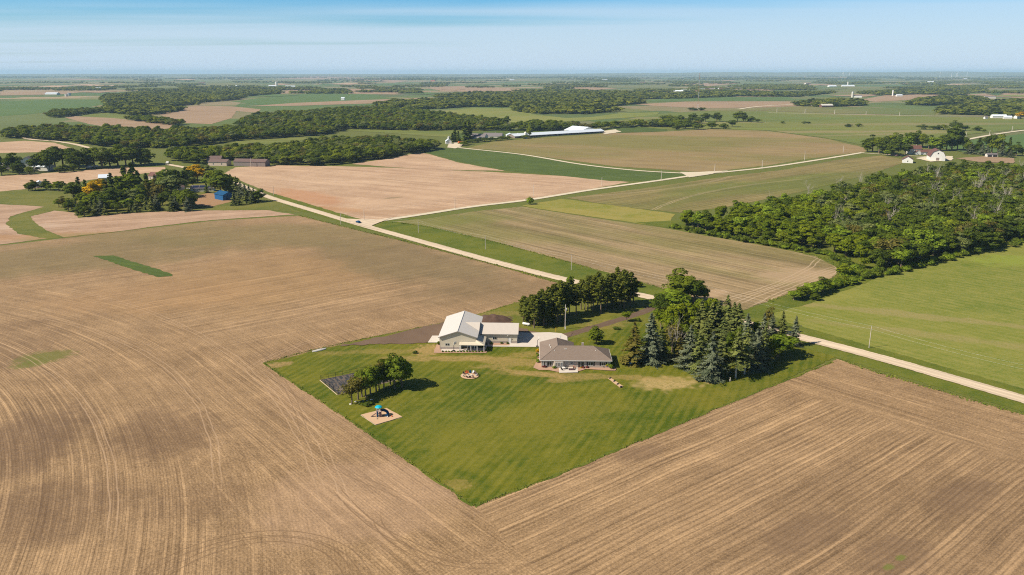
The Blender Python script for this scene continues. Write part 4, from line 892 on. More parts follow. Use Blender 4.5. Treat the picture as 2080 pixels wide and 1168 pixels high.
for v in range(3):
    q = crown_obj('bare', v, 'trunk')
    if q: KIDX.setdefault('bare', []).append(len(NEARK)); NEARK.append(q)
gn_wood('woodland', [(q[0], q[1], rng.uniform(7, 15.5) * (1.2 if k == 'bare' else 1), rng.uniform(4.2, 8.2), rng.choice(KIDX[k])) for q, k in zip(rest, restk)],
        'dense mixed green canopy filling the back of the big right-hand wood', NEARK)

for i, (x, y, h) in enumerate(((1560, 425, 13), (1640, 402, 14), (1700, 392, 15), (1745, 384, 14), (1880, 372, 17), (1905, 376, 16), (1985, 405, 19), (2040, 425, 20), (1800, 440, 15), (1890, 445, 14), (1755, 470, 13))):
    tree('dead_tree', 'bare', P(x, y), h, h * .3, 'leafless grey tree above the big wood canopy, %s' % ordn(sorted([1560, 1640, 1700, 1745, 1880, 1905, 1985, 2040, 1800, 1890, 1755]).index(x), 11), 'bare trees above the big wood', 'tree', i)

shr = [crown_obj('shrub', v) for v in range(3)]
items = []
r3 = random.Random(4)
for a_, c_ in (((1362, 463), (1450, 479)), ((1450, 479), (1520, 491)), ((1520, 491), (1600, 505)), ((1600, 505), (1680, 518)), ((1680, 518), (1722, 538)), ((1722, 538), (1752, 556)), ((1752, 556), (1800, 557)), ((1800, 557), (1850, 545)), ((1850, 545), (1960, 516)), ((1960, 516), (2080, 491)), ((1690, 588), (1722, 566)), ((1722, 566), (1752, 556)), ((1700, 583), (1752, 566)), ((1752, 566), (1790, 560))):
    A_, B_ = Vector(P(*a_)), Vector(P(*c_)); n = int((B_ - A_).length / 1.1)
    for k in range(n):
        q = A_.lerp(B_, (k + r3.random()) / n); h = r3.uniform(1.2, 3.6); items.append((q.x + r3.gauss(0, 1.6), q.y + r3.gauss(0, 1.6), h, h * r3.uniform(.6, 1.0), r3.randrange(3)))
gn_wood('undergrowth', items, 'leafy undergrowth along the front foot of the big wood', shr)['category'] = 'shrubs'
# ------------------------------------------------------------------ building materials
B = {}
B['cream_wall'] = ribbed('cream_ribbed_steel', (.56, .50, .385), 0, .35, .5, .06, .35)
B['cream_wall_y'] = ribbed('cream_ribbed_steel_side', (.56, .50, .385), 1, .35, .5, .06, .35)
B['steel_roof'] = ribbed('pale_steel_roof', (.60, .555, .49), 1, .45, .4, .05, .25)
B['steel_roof_x'] = ribbed('pale_steel_roof_wing', (.53, .475, .41), 0, .45, .4, .05, .25)
B['trim'] = paint('taupe_trim', (.26, .24, .22), .5, .08); B['white'] = paint('white_paint', (.70, .68, .63), .5, .05); B['offwhite'] = paint('weathered_white', (.58, .55, .48), .7, .1, .6)
B['stone'] = paint('stone_wainscot', (.34, .29, .25), .9, .45, 3.5)
B['glass'] = paint('dark_glass', (.02, .025, .03), .08, .2, 1, spec=.8)
B['dark'] = paint('dark_interior', (.03, .03, .03), .8, .2)
B['siding'] = ribbed('taupe_lap_siding', (.40, .34, .275), 2, .2, .6, .05, .4)
B['shingle'] = shingle('brown_grey_shingles', (.175, .130, .100), (.25, .192, .150), (.205, .155, .122))
B['redroof'] = paint('red_brown_roof', (.14, .066, .052), .8, .22, .8); B['greyroof'] = paint('grey_roof', (.17, .15, .15), .8, .2, .8); B['brownroof'] = paint('brown_steel_roof', (.15, .10, .085), .6, .15, .5)
B['blue'] = ribbed('blue_steel', (.010, .095, .25), 0, .5, .5, .1, .3); B['blueroof'] = paint('blue_steel_roof', (.008, .07, .17), .5, .12)
B['barnroof'] = paint('glaring_white_steel', (.66, .72, .78), .35, .06, .2); B['greywall'] = paint('grey_brown_wall', (.22, .18, .16), .8, .15); B['beige'] = paint('beige_wall', (.55, .43, .33), .7, .1)
B['solar'] = paint('solar_panel_blue', (.012, .018, .05), .15, .2, spec=.7); B['wood'] = paint('weathered_wood', (.34, .27, .20), .9, .25, 2); B['polewood'] = paint('grey_pole_wood', (.50, .44, .37), .9, .15, 2)
B['black'] = paint('black_paint', (.015, .015, .017), .5, .2); B['steel'] = paint('galvanised_steel', (.45, .46, .47), .4, .1, metal=.4)
B['wire'] = paint('aluminium_wire', (.50, .50, .48), .5, .05); B['orange'] = paint('orange_paint', (.60, .14, .04), .5, .1); B['teal'] = paint('turquoise_plastic', (.0, .40, .55), .4, .1); B['navy'] = paint('navy_plastic', (.006, .05, .12), .35, .1)
B['pink'] = paint('pale_tan_plastic', (.60, .42, .34), .5, .1); B['red'] = paint('red_paint', (.45, .03, .02), .4, .1); B['yellowp'] = paint('yellow_plastic', (.75, .42, .03), .4, .1); B['fabric'] = paint('purple_brown_fabric', (.10, .055, .06), .9, .2)
B['cyanp'] = paint('sky_blue_plastic', (.10, .38, .60), .4, .1); B['soil'] = m_gravel('dark_soil_heap', (.13, .075, .05), (.09, .055, .04)); B['rust'] = paint('rust_brown', (.28, .12, .06), .8, .3)
FL = {'yellow': L['gold'], 'green': L['bright'], 'dark': L['dark'], 'burgundy': m_leaf('burgundy_leaf', (.05, .015, .02), (.12, .03, .035), .1)}

def window(parent, x, z, w, h, y, axis='y', sgn=-1, name='window', shutters=False):
    """window on a wall facing -y (or +-x when axis='x'); x runs along the wall"""
    def bx(mb, a0, a1, z0, z1, d0, d1):
        if axis == 'y': mb.box(a0, a1, min(y + sgn * d0, y + sgn * d1), max(y + sgn * d0, y + sgn * d1), z0, z1)
        else: mb.box(min(y + sgn * d0, y + sgn * d1), max(y + sgn * d0, y + sgn * d1), a0, a1, z0, z1)
        return mb
    o = bx(MB(), x - w / 2, x + w / 2, z, z + h, -.02, .03).build(name, B['glass'], parent)
    f = MB(); t = .07
    for a in ((x - w / 2 - t, x - w / 2, z - t, z + h + t), (x + w / 2, x + w / 2 + t, z - t, z + h + t), (x - w / 2, x + w / 2, z - t, z), (x - w / 2, x + w / 2, z + h, z + h + t), (x - .03, x + .03, z, z + h)):
        bx(f, *a, -.02, .07)
    f.build('frame', B['white'], o)
    if shutters:
        for s_ in (-1, 1): bx(MB(), x + s_ * (w / 2 + .38) - .22, x + s_ * (w / 2 + .38) + .22, z - .05, z + h + .05, -.02, .06).build('shutter', B['black'], parent)
    return o
def door(parent, x, w, h, y, axis='y', sgn=-1, m_='white', name='door', z=0):
    def bx(mb, a0, a1, z0, z1, d0, d1):
        if axis == 'y': mb.box(a0, a1, min(y + sgn * d0, y + sgn * d1), max(y + sgn * d0, y + sgn * d1), z0, z1)
        else: mb.box(min(y + sgn * d0, y + sgn * d1), max(y + sgn * d0, y + sgn * d1), a0, a1, z0, z1)
        return mb
    o = bx(MB(), x - w / 2, x + w / 2, z, z + h, -.02, .05).build(name, B[m_], parent)
    bx(MB(), x + w * .3, x + w * .38, z + h * .45, z + h * .5, .052, .11).build('handle', B['black'], o); return o
def gable(parent, x0, x1, y0, y1, ez, rz, wall, roof, along='y', ov=.5, th=.16, wallname='wall', base=None, z0=0):
    """gabled block: walls with gable ends, and a two-slope roof with eaves; ridge runs along x or y"""
    w = MB()
    if along == 'y':
        xm = (x0 + x1) / 2
        w.add([(x0, y0, z0), (x1, y0, z0), (x1, y0, ez), (xm, y0, rz), (x0, y0, ez), (x0, y1, z0), (x1, y1, z0), (x1, y1, ez), (xm, y1, rz), (x0, y1, ez)],
              [(0, 1, 2, 3, 4), (9, 8, 7, 6, 5), (0, 4, 9, 5), (1, 6, 7, 2)])
        k = (rz - ez) / (xm - x0); a = ov * k
        r = MB()
        r.slab([(x0 - ov, y0 - ov, ez - a + th), (x0 - ov, y1 + ov, ez - a + th), (xm, y1 + ov, rz + th), (xm, y0 - ov, rz + th)][::-1], th * .9)
        r.slab([(x1 + ov, y0 - ov, ez - a + th), (x1 + ov, y1 + ov, ez - a + th), (xm, y1 + ov, rz + th), (xm, y0 - ov, rz + th)], th * .9)
    else:
        ym = (y0 + y1) / 2
        w.add([(x0, y0, z0), (x0, y1, z0), (x0, y1, ez), (x0, ym, rz), (x0, y0, ez), (x1, y0, z0), (x1, y1, z0), (x1, y1, ez), (x1, ym, rz), (x1, y0, ez)],
              [(4, 3, 2, 1, 0), (5, 6, 7, 8, 9), (0, 5, 9, 4), (1, 2, 7, 6)])
        k = (rz - ez) / (ym - y0); a = ov * k; r = MB()
        r.slab([(x0 - ov, y0 - ov, ez - a + th), (x1 + ov, y0 - ov, ez - a + th), (x1 + ov, ym, rz + th), (x0 - ov, ym, rz + th)], th * .9)
        r.slab([(x0 - ov, y1 + ov, ez - a + th), (x1 + ov, y1 + ov, ez - a + th), (x1 + ov, ym, rz + th), (x0 - ov, ym, rz + th)][::-1], th * .9)
    wo_ = w.build(wallname, B[wall] if isinstance(wall, str) else wall, parent); ro = r.build('roof', B[roof] if isinstance(roof, str) else roof, parent)
    return wo_, ro
def ring(x0, x1, y0, y1, z0, z1, t, mb=None):
    mb = mb or MB()
    mb.box(x0 - t, x1 + t, y0 - t, y0, z0, z1); mb.box(x0 - t, x1 + t, y1, y1 + t, z0, z1); mb.box(x0 - t, x0, y0, y1, z0, z1); mb.box(x1, x1 + t, y0, y1, z0, z1); return mb

# ------------------------------------------------------------------ the big machine shed (local x right, y back)
sh = empty('machine_shed', (-26.9, 281.1, 0.14), R(-2.5)); tag(sh, 'large cream steel shed with white gabled roof, porch and low side wing', 'shed')
W_, D_ = 13.6, 25.2; e, rz_ = 5.0, 7.25
w = MB()   # main block; front right corner is cut back under the upper wall for the porch
px, pd = 7.6, 3.2
w.add([(0, 0, 0), (px, 0, 0), (px, 0, 2.55), (W_, 0, 2.55), (W_, 0, e), (W_ / 2, 0, rz_), (0, 0, e)], [tuple(range(7))])
w.add([(px, 0, 0), (px, pd, 0), (px, pd, 2.55), (px, 0, 2.55)], [(0, 1, 2, 3)]); w.add([(px, pd, 0), (W_, pd, 0), (W_, pd, 2.55), (px, pd, 2.55)], [(0, 1, 2, 3)])
w.add([(px, 0, 2.55), (W_, 0, 2.55), (W_, pd, 2.55), (px, pd, 2.55)], [(3, 2, 1, 0)])
w.add([(0, D_, 0), (W_, D_, 0), (W_, D_, e), (W_ / 2, D_, rz_), (0, D_, e)], [(4, 3, 2, 1, 0)]); w.build('wall', B['cream_wall'], sh)
w = MB(); w.add([(0, 0, 0), (0, D_, 0), (0, D_, e), (0, 0, e)], [(3, 2, 1, 0)[::-1]]); w.add([(W_, pd, 0), (W_, D_, 0), (W_, D_, e), (W_, 0, e), (W_, 0, 2.55), (W_, pd, 2.55)], [(0, 1, 2, 3, 4, 5)]); w.build('side_wall', B['cream_wall_y'], sh)
r = MB(); k = (rz_ - e) / (W_ / 2); ov = .55; th = .18
r.slab([(-ov, -ov, e - ov * k + th), (W_ / 2, -ov, rz_ + th), (W_ / 2, D_ + ov, rz_ + th), (-ov, D_ + ov, e - ov * k + th)], .16)
r.slab([(W_ / 2, -ov, rz_ + th), (W_ + ov, -ov, e - ov * k + th), (W_ + ov, D_ + ov, e - ov * k + th), (W_ / 2, D_ + ov, rz_ + th)], .16)
ro = r.build('roof', B['steel_roof'], sh)
MB().tube([(W_ / 2, -ov, rz_ + th + .03), (W_ / 2, D_ + ov, rz_ + th + .03)], .11, 6).build('ridge_cap', B['steel_roof_x'], ro)
# fascia boards and corner trim
f = MB()
for s_ in (0, 1):
    xe = -ov if s_ == 0 else W_ + ov
    f.add([(xe, -ov - .03, e - ov * k - .12), (W_ / 2, -ov - .03, rz_ - .12), (W_ / 2, -ov - .03, rz_ + .16), (xe, -ov - .03, e - ov * k + .16), (xe, -ov - .003, e - ov * k - .12), (W_ / 2, -ov - .003, rz_ - .12), (W_ / 2, -ov - .003, rz_ + .16), (xe, -ov - .003, e - ov * k + .16)],
          [(0, 1, 2, 3), (7, 6, 5, 4), (0, 4, 5, 1), (3, 2, 6, 7)])
f.build('fascia', B['trim'], ro)
t = MB(); t.box(-.06, .02, -.06, .02, 0, e); t.box(W_ - .02, W_ + .06, -.06, .02, 2.55, e); t.build('corner_trim', B['trim'], sh)
MB().box(-.05, px, -.06, -.005, 0, 1.05).build('wainscot', B['stone'], sh); MB().box(-.06, -.005, 0, D_, 0, 1.05).build('wainscot', B['stone'], sh)
# cross gable over the right-hand slope
zg = 6.75; yc = 12.2; hw = 5.1; xr = W_ / 2 + (rz_ - zg) / k
g = MB(); ze = e - ov * k + .2
g.add([(xr, yc, zg + .2), (W_ + ov, yc, zg + .2), (W_ + ov, yc - hw, ze + .04)], [(0, 2, 1)]); g.add([(xr, yc, zg + .2), (W_ + ov, yc, zg + .2), (W_ + ov, yc + hw, ze + .04)], [(0, 1, 2)])
g.build('cross_gable_roof', B['steel_roof_x'], sh)
MB().add([(W_ + .1, yc - hw + .4, e), (W_ + .1, yc + hw - .4, e), (W_ + .1, yc, zg)], [(0, 1, 2)]).build('cross_gable_wall', B['cream_wall_y'], sh)
window(sh, 2.85, 1.55, 1.5, .9, 0)
window(sh, 6, 2.2, 1.4, .8, W_, 'x', 1); door(sh, 12.4, 0, 0, W_) if False else None
door(sh, px + 3.2, 1.0, 2.1, pd, m_='white'); window(sh, px + 1.4, .9, 1.4, 1.1, pd); window(sh, px + 5, .9, 1.2, 1.1, pd)
for x in (px + .2, px + 2.7, px + 5.3): MB().box(x - .11, x + .11, -.02, .2, 0, 2.55).build('porch_post', B['white'], sh)
# lean-to porch roof round the front right corner
lt = MB(); lt.slab([(W_ + .06, -.3, 4.0), (W_ + 3.3, -2.4, 2.72), (W_ + 3.3, 7.6, 2.72), (W_ + .06, 7.6, 4.0)], .12)
lt.slab([(px - .2, -2.4, 2.70), (W_ + 3.3, -2.4, 2.70), (W_ + .06, -.15, 3.98), (W_ - .3, -.15, 3.2), (px - .2, -.08, 3.1)], .12)
lt.build('porch_roof', B['cream_wall'], sh)
for (x, y) in ((px + .1, -2.1), (px + 4.2, -2.1), (px + 6.5, -2.1), (W_ + 3.05, -2.1), (W_ + 3.05, 2.6), (W_ + 3.05, 7.2)): 
    o = MB().box(x - .11, x + .11, y - .11, y + .11, 0, 2.6).build('porch_post', B['white'], sh)
    MB().box(x - .2, x + .2, y - .2, y + .2, 0, .7).build('post_base', B['stone'], o)
# low wing to the right
x0, x1, y0, y1 = W_ + .03, W_ + 14.9, 7.75, 21.0
gable(sh, x0, x1, y0, y1, 3.9, 6.0, 'cream_wall', 'steel_roof_x', 'x', .5, .16, 'wing_wall')
MB().box(x0 + 3.4, x1 + .05, y0 - .06, y0 - .005, 0, 1.05).build('wainscot', B['stone'], sh); MB().box(x1 + .005, x1 + .06, y0, y1, 0, 1.05).build('wainscot', B['stone'], sh)
window(sh, x0 + 6.4, 1.6, 1.5, .9, y0); door(sh, x0 + 12.1, 1.0, 2.1, y0 - .06); MB().box(x0 + 11.35, x0 + 11.5, y0 - .12, y0 - .004, 0, 3.85).build('downspout', B['trim'], sh)
MB().tube([(x0 - .0, y0 - .58, 3.82), (x1 + .5, y0 - .58, 3.82)], .09, 6).build('gutter', B['trim'], sh)
for yy in (yc - 4.6, yc + 1.6): MB().box(x1 + .005, x1 + .07, yy + 1.8, yy + 5.4, .05, 3.0).build('overhead_door', B['white'], sh)
MB().box(-.07, -.004, 6, 10.5, .05, 4.2).build('overhead_door', B['white'], sh); MB().box(-.07, -.004, 13, 17.5, .05, 4.2).build('overhead_door', B['white'], sh)
MB().tube([(x0 + 11.42, y0 - .7, 3.6), (x0 + 11.42, y0 - .7, 3.2)], .12, 8).build('wall_lamp', B['white'], sh)

# ------------------------------------------------------------------ the house
hs = empty('house', (10.3, 262.3, 0.14), R(-1.4)); tag(hs, 'long single-storey house with hipped brown-grey shingle roof and taupe siding', 'house')
HW, HD, GW, GD, ez, rz2, ov = 24.0, 11.4, 11.6, 18.4, 2.75, 6.0, .55
w = MB(); w.box(0, HW, 0, HD, 0, ez); w.box(.0, GW, HD, GD, 0, ez); w.build('wall', B['siding'], hs)
def P3(x, y, z): return (x, y, z)
r = MB(); e_ = ez + .02; hy = HD / 2; xa = hy + ov * 0; gx = GW / 2
A_ = (-ov, -ov, e_); Bq = (HW + ov, -ov, e_); Cq = (HW + ov, HD + ov, e_); Dq = (GW + ov, HD + ov, e_); Eq = (GW + ov, GD + ov, e_); Fq = (-ov, GD + ov, e_)
R1 = (gx, hy, rz2); R2 = (HW - hy, hy, rz2); G2 = (gx, GD - 3.8, rz2)
for fc in ((A_, Bq, R2, R1), (Bq, Cq, R2), (A_, R1, G2, Fq), (Fq, G2, Eq), (R1, R2, Cq, Dq), (R1, Dq, Eq, G2)):
    r.add([(q[0], q[1], q[2] + .14) for q in fc], [tuple(range(len(fc)))])
r.slab([(q[0], q[1], q[2] + .139) for q in (A_, Bq, Cq, Dq, Eq, Fq)], .02)
ro = r.build('roof', B['shingle'], hs)
m2 = MB(); m2.tube([(A_[0], A_[1], A_[2] + .15), (R1[0], R1[1], R1[2] + .16)], .09, 5); m2.tube([(Bq[0], Bq[1], Bq[2] + .15), (R2[0], R2[1], R2[2] + .16)], .09, 5); m2.tube([(R1[0], R1[1], rz2 + .15), (R2[0], R2[1], rz2 + .15)], .09, 5)
m2.tube([(R1[0], R1[1], rz2 + .15), (G2[0], G2[1], rz2 + .15)], .09, 5); m2.build('ridge_cap', paint('ridge_shingle', (.22, .17, .135), .9, .2, 2), ro)
mg = MB(); mg.box(-ov - .1, HW + ov + .1, -ov - .12, -ov - .01, ez - .06, ez + .12); mg.box(HW + ov + .01, HW + ov + .12, -ov, HD + ov, ez - .06, ez + .12); mg.box(-ov - .12, -ov - .01, -ov, GD + ov, ez - .06, ez + .12); mg.build('gutter', B['white'], hs)
for (x, y, hh) in ((3.1, 9.2, .9), (3.4, 6.8, .8), (4.6, 3.5, .5), (8.4, 4.2, .6), (8.8, 4.2, .5), (19.2, 3.7, .4), (7.1, 14.6, 1.0)):
    zr = ez + min(min(x, y) if y < hy else x, hy) * (rz2 - ez) / hy; MB().tube([(x, y, zr), (x, y, zr + hh)], .13, 8).build('vent_pipe', B['white'], ro)
MB().box(14.6, 15.4, 10.2, 11.0, 3.3, 5.6).build('chimney', B['stone'], ro)
# front: bay with windows at the left, sun-porch corner, door, windows
bay = MB(); bay.add([(4.0, 0, 0), (4.6, -.85, 0), (7.6, -.85, 0), (8.2, 0, 0), (4.0, 0, ez), (4.6, -.85, ez), (7.6, -.85, ez), (8.2, 0, ez)], [(0, 1, 5, 4), (1, 2, 6, 5), (2, 3, 7, 6)]); bo = bay.build('bay', B['siding'], hs)
for x in (5.2, 6.1, 7.0): window(hs, x, .7, .6, 1.5, -.85)
for x in (.6, 1.6): MB().box(x - .1, x + .1, -.35, -.15, 0, ez).build('porch_post', B['white'], hs)
window(hs, 2.8, .6, 1.5, 1.6, 0); window(hs, .75, .6, .9, 1.6, 0); window(hs, 10.4, 1.3, .5, .8, 0); window(hs, 11.0, 1.3, .5, .8, 0)
door(hs, 13.3, .9, 2.15, 0, m_='glass', name='glass_door'); door(hs, 14.3, .9, 2.15, 0, m_='glass', name='glass_door'); MB().box(13.75, 13.85, -.06, -.005, 0, 2.3).build('door_frame', B['white'], hs)
window(hs, 17.2, .9, 1.6, 1.3, 0, shutters=True); window(hs, 21.6, .9, 1.3, 1.2, 0, shutters=True)
window(hs, 4, 1, 1.4, 1.2, HW, 'x', 1); window(hs, 8, 1, 1.4, 1.2, HW, 'x', 1); window(hs, 5, 1, 1.2, 1.2, 0, 'x', -1)
MB().box(HW - .05, HW + .06, -.06, .04, 0, ez).build('corner_trim', B['white'], hs); MB().box(23.6, 23.72, -.1, -.01, 0, ez - .05).build('downspout', B['white'], hs)
MB().box(2.8, 8.2, GD + .005, GD + .07, .05, 2.4).build('garage_door', B['white'], hs)

# ------------------------------------------------------------------ small things about the homestead
def put(name, loc, label, cat, rz=0, group=None, z=.14):
    o = empty(name, (loc[0], loc[1], z), rz); tag(o, label, cat, group); return o
def hp(x, y): return P(*(860 + x * .23077, 540 + y * .23077))
def chair(loc, rz, m_, label, group, z=.2):
    o = put('patio_chair', loc, label, 'chair', rz, group, z)
    MB().box(-.3, .3, -.28, .3, .38, .46).build('seat', B[m_], o); MB().add([(-.3, .28, .44), (.3, .28, .44), (.3, .36, .44), (-.3, .36, .44), (-.3, .45, 1.02), (.3, .45, 1.02), (.3, .53, 1.0), (-.3, .53, 1.0)], [(0, 1, 5, 4), (1, 2, 6, 5), (2, 3, 7, 6), (3, 0, 4, 7), (4, 5, 6, 7)]).build('backrest', B[m_], o)
    for (x, y) in ((-.27, -.25), (.27, -.25), (-.27, .28), (.27, .28)): MB().tube([(x, y, 0), (x, y, .4)], .03, 5).build('leg', B[m_], o)
    for x in (-.33, .33): MB().box(x - .04, x + .04, -.28, .3, .6, .65).build('armrest', B[m_], o)
    return o
fc = P(954, 764.2)
fp = put('fire_pit', fc, 'round grey stone fire pit with ash in the middle of the ring of chairs', 'fire pit')
MB().lathe([(.95, 0), (.95, .38), (.68, .38), (.66, .1)], 20).build('stone_ring', paint('pit_stone', (.50, .46, .38), .9, .3, 4), fp); MB().lathe([(.66, .1), (.3, .16), (.05, .17)], 12).build('ash', paint('ash', (.30, .28, .25), 1, .3, 5), fp)
for i, (a, m_, d) in enumerate(((150, 'fabric', 'purple-brown one at the back left'), (125, 'orange', 'bright orange one at the back left'), (112, 'orange', 'second orange one'), (88, 'navy', 'dark green-blue one at the back'), (62, 'white', 'white one at the back right'), (40, 'fabric', 'dark one at the right back'),
                                (12, 'fabric', 'dark one at the far right'), (-12, 'white', 'pale one at the right'), (-60, 'pink', 'pale pink one at the front right'), (-85, 'fabric', 'dark brown one at the front'), (-110, 'fabric', 'dark one at the front left'), (205, 'offwhite', 'long white one at the left front'))):
    an = R(a); chair((fc[0] + 2.15 * math.cos(an), fc[1] + 2.15 * math.sin(an)), an - R(90), m_, 'fire pit chair, the ' + d, 'chairs round the fire pit', .18)
# patio set
pc = P(1154, 752)
tb = put('patio_table', (pc[0] - 1.6, pc[1] + .3), 'round white patio table on the left half of the concrete patio', 'table', z=.22); MB().lathe([(.05, .7), (.62, .7), (.62, .74), (.05, .745)], 18).build('table_top', B['white'], tb); MB().tube([(0, 0, 0), (0, 0, .7)], .05, 6).build('leg', B['steel'], tb)
for i, (a, m_, d) in enumerate(((0, 'black', 'right of'), (120, 'black', 'behind'), (240, 'black', 'in front of'))):
    chair((pc[0] - 1.6 + 1.1 * math.cos(R(a)), pc[1] + .3 + 1.1 * math.sin(R(a))), R(a) - R(90), m_, 'dark patio chair %s the round white table' % d, 'chairs on the patio', .2)
sf = put('garden_sofa', (pc[0] + 1.1, pc[1] - .4), 'dark grey cushioned sofa in the middle of the patio', 'sofa', R(180), z=.2)
MB().box(-.8, .8, -.35, .35, .12, .42).build('seat', B['fabric'], sf); MB().box(-.8, .8, .35, .5, .12, .82).build('backrest', B['fabric'], sf)
for x in (-.9, .8): MB().box(x, x + .1, -.35, .5, .1, .6).build('armrest', B['black'], sf)
chair((pc[0] + 2.2, pc[1] + .2), R(60), 'wood', 'brown wooden chair at the right end of the patio', 'chairs on the patio', .2); chair((pc[0] + 2.4, pc[1] + 1.3), R(100), 'orange', 'orange-brown chair beside the glass door', 'chairs on the patio', .2)
um = put('grill', hp(1225, 885), 'large dark covered grill against the house wall at the patio corner', 'grill'); MB().lathe([(1.0, 0), (.95, .9), (.75, 1.15), (.3, 1.35), (.02, 1.4)], 14).build('cover', B['black'], um); MB().box(-.3, .3, -.9, -.85, .4, .5).build('handle', B['steel'], um)
# planting along the house and shed
beds = [(1008, 765, 'yellow', 1.6, 1.1, 'golden-leaved bush at the left corner of the house'), (1006, 815, 'green', 2.2, .9, 'tall narrow green bush by the left wall of the house'), (1008, 855, 'green', 1.5, .9, 'green bush below the tall narrow one at the left wall'), (1065, 898, 'burgundy', .6, 1.0, 'low burgundy bush left of the bay window'),
        (1106, 890, 'yellow', .8, .7, 'yellow-green bush under the bay window'), (1158, 908, 'green', .9, .8, 'green bush left of the patio'), (1412, 905, 'burgundy', .55, .6, 'round burgundy bush, left of two right of the patio'), (1446, 903, 'burgundy', .55, .6, 'round burgundy bush, right of two right of the patio'),
        (1584, 895, 'dark', 1.0, .8, 'small grey-green bush left of the golden bush'), (1608, 898, 'yellow', 1.3, .95, 'golden bush near the right corner of the house'), (1645, 905, 'green', 1.9, 1.75, 'big round green bush at the right corner of the house'), (138, 697, 'dark', 1.2, .9, 'dark round bush at the left corner of the shed'), (1390, 905, 'yellow', .5, .35, 'orange-flowered plant beside the patio'),
        (690 - 0, 690, 'dark', .6, .6, 'small dark bush left under the shed wing window'), (740, 692, 'dark', .8, .6, 'small dark bush by the shed wing door'), (600, 690, 'green', .6, .6, 'small green bush at the inner corner of the shed wing')]
for i, (x, y, k, h, r, d) in enumerate(beds):
    o = put('bush', hp(x, y), d, 'bush'); link('foliage', crown_mesh('foliage', FL[k], r, h, .05, 12, 46, .12, .85, .45, .15, seed=200 + i), o); MB().tube([(0, 0, 0), (0, 0, h * .6)], .05, 5).build('stem', BARK, o)
hg = put('clipped_hedge', hp(1512, 895), 'long low clipped dark hedge under the house window right of the patio', 'hedge'); Vh = []; 
mbx = NR.rand(900, 3) * np.array([5.2, .9, .85]) + np.array([-2.6, -.45, .05]); nn = NR.normal(size=(900, 3)) + np.array([0, -.5, .8]); V_, F_ = quads(mbx, nn, np.full(900, .13)); link('foliage', mesh_np('foliage', V_, F_, [FL['dark']], tint=NR.rand(900)), hg); MB().tube([(-2.2, 0, 0), (-2.2, 0, .4)], .04, 5).build('stem', BARK, hg)
for i in range(14):
    q = P(899.5 + i * 6.1, 716.2); o = put('edging_shrub', q, 'small round shrub in the rock strip before the shed, %s' % ordn(i, 14), 'shrub', 0, 'round shrubs along the shed front')
    link('foliage', crown_mesh('foliage', FL['green' if i % 3 else 'dark'], .42, .6, .03, 8, 36, .09, .85, .45, .1, seed=240 + i), o)
def hoop(loc, rz, label):
    o = put('basketball_hoop', loc, label, 'basketball hoop', rz)
    MB().tube([(0, 0, 0), (0, 0, 2.4), (0, -.5, 3.1)], .09, 6).build('pole', B['black'], o)
    bb_ = MB().box(-.9, .9, -.62, -.55, 2.8, 3.85).build('backboard', B['white'], o)
    MB().tube([(.23 * math.cos(a), -.88 + .23 * math.sin(a), 3.05) for a in np.linspace(0, 6.283, 13)], .02, 4, cap=False).build('rim', B['orange'], bb_)
    MB().box(-.4, .4, -.3, .5, 0, .35).build('base', B['black'], o)
hoop(P(1091.5, 705), R(95), 'basketball hoop on the concrete beside the left corner of the house')
hoop(P(922, 714), R(60), 'basketball hoop on the porch slab in front of the shed wall')
pt = put('propane_tank', P(1069, 662), 'white cylindrical gas tank on the grass by the left end of the pine grove', 'tank', R(-32))
ln = 2.9; pr_ = [(0.02, -ln / 2 - .35), (.3, -ln / 2 - .28), (.5, -ln / 2)]; pr_ += [(.5, ln / 2), (.3, ln / 2 + .28), (.02, ln / 2 + .35)]
mbt = MB(); mbt.lathe(pr_, 14); mbt.V = [(z, x, y + .75) for (x, y, z) in mbt.V]; mbt.build('shell', B['white'], pt, True)
for x in (-.9, .9): MB().box(x - .1, x + .1, -.35, .35, 0, .4).build('foot', B['steel'], pt)
MB().tube([(0, 0, 1.2), (0, 0, 1.42)], .2, 8).build('valve_dome', B['steel'], pt)
# soil heap
sm = put('soil_heap', P(1000, 651), 'dark brown heap of soil behind the shed', 'soil heap'); Vs = []; Fs = []; n = 26
for i in range(n):
    for j in range(n):
        x = (i / (n - 1) - .5) * 17; y = (j / (n - 1) - .5) * 11; d = (x / 8.2) ** 2 + (y / 5.2) ** 2; q = Vector((x * .4, y * .4, 3))
        Vs.append((x, y, max(-.2, 2.2 * max(0, 1 - d) ** .9 * (1 + .35 * mnoise.noise(q)) + .25 * mnoise.noise(q * 3) - .05)))
for i in range(n - 1):
    for j in range(n - 1): Fs.append((i * n + j, (i + 1) * n + j, (i + 1) * n + j + 1, i * n + j + 1))
link('heap', mesh_np('heap', Vs, Fs, [B['soil']], smooth=True), sm)
# boards / upturned boat by the field edge
bt = put('upturned_boat', P(648, 712.5), 'long white upturned boat lying at the field edge of the lawn', 'boat', R(38)); mbb = MB(); V2 = []; F2 = []
for i in range(11):
    f_ = i / 10; ww = .75 * math.sin(math.pi * (.08 + .84 * f_)) ** .6
    for j in range(7): a = math.pi * j / 6; V2.append(((f_ - .5) * 5.6, ww * math.cos(a), .05 + .5 * math.sin(a) * (.6 + .4 * math.sin(math.pi * f_))))
for i in range(10):
    for j in range(6): F2.append((i * 7 + j, i * 7 + j + 1, (i + 1) * 7 + j + 1, (i + 1) * 7 + j))
link('hull', mesh_np('hull', V2, F2, [B['offwhite']], smooth=True), bt); MB().box(-2.7, 2.7, -.03, .03, .5, .58).build('keel', B['offwhite'], bt)
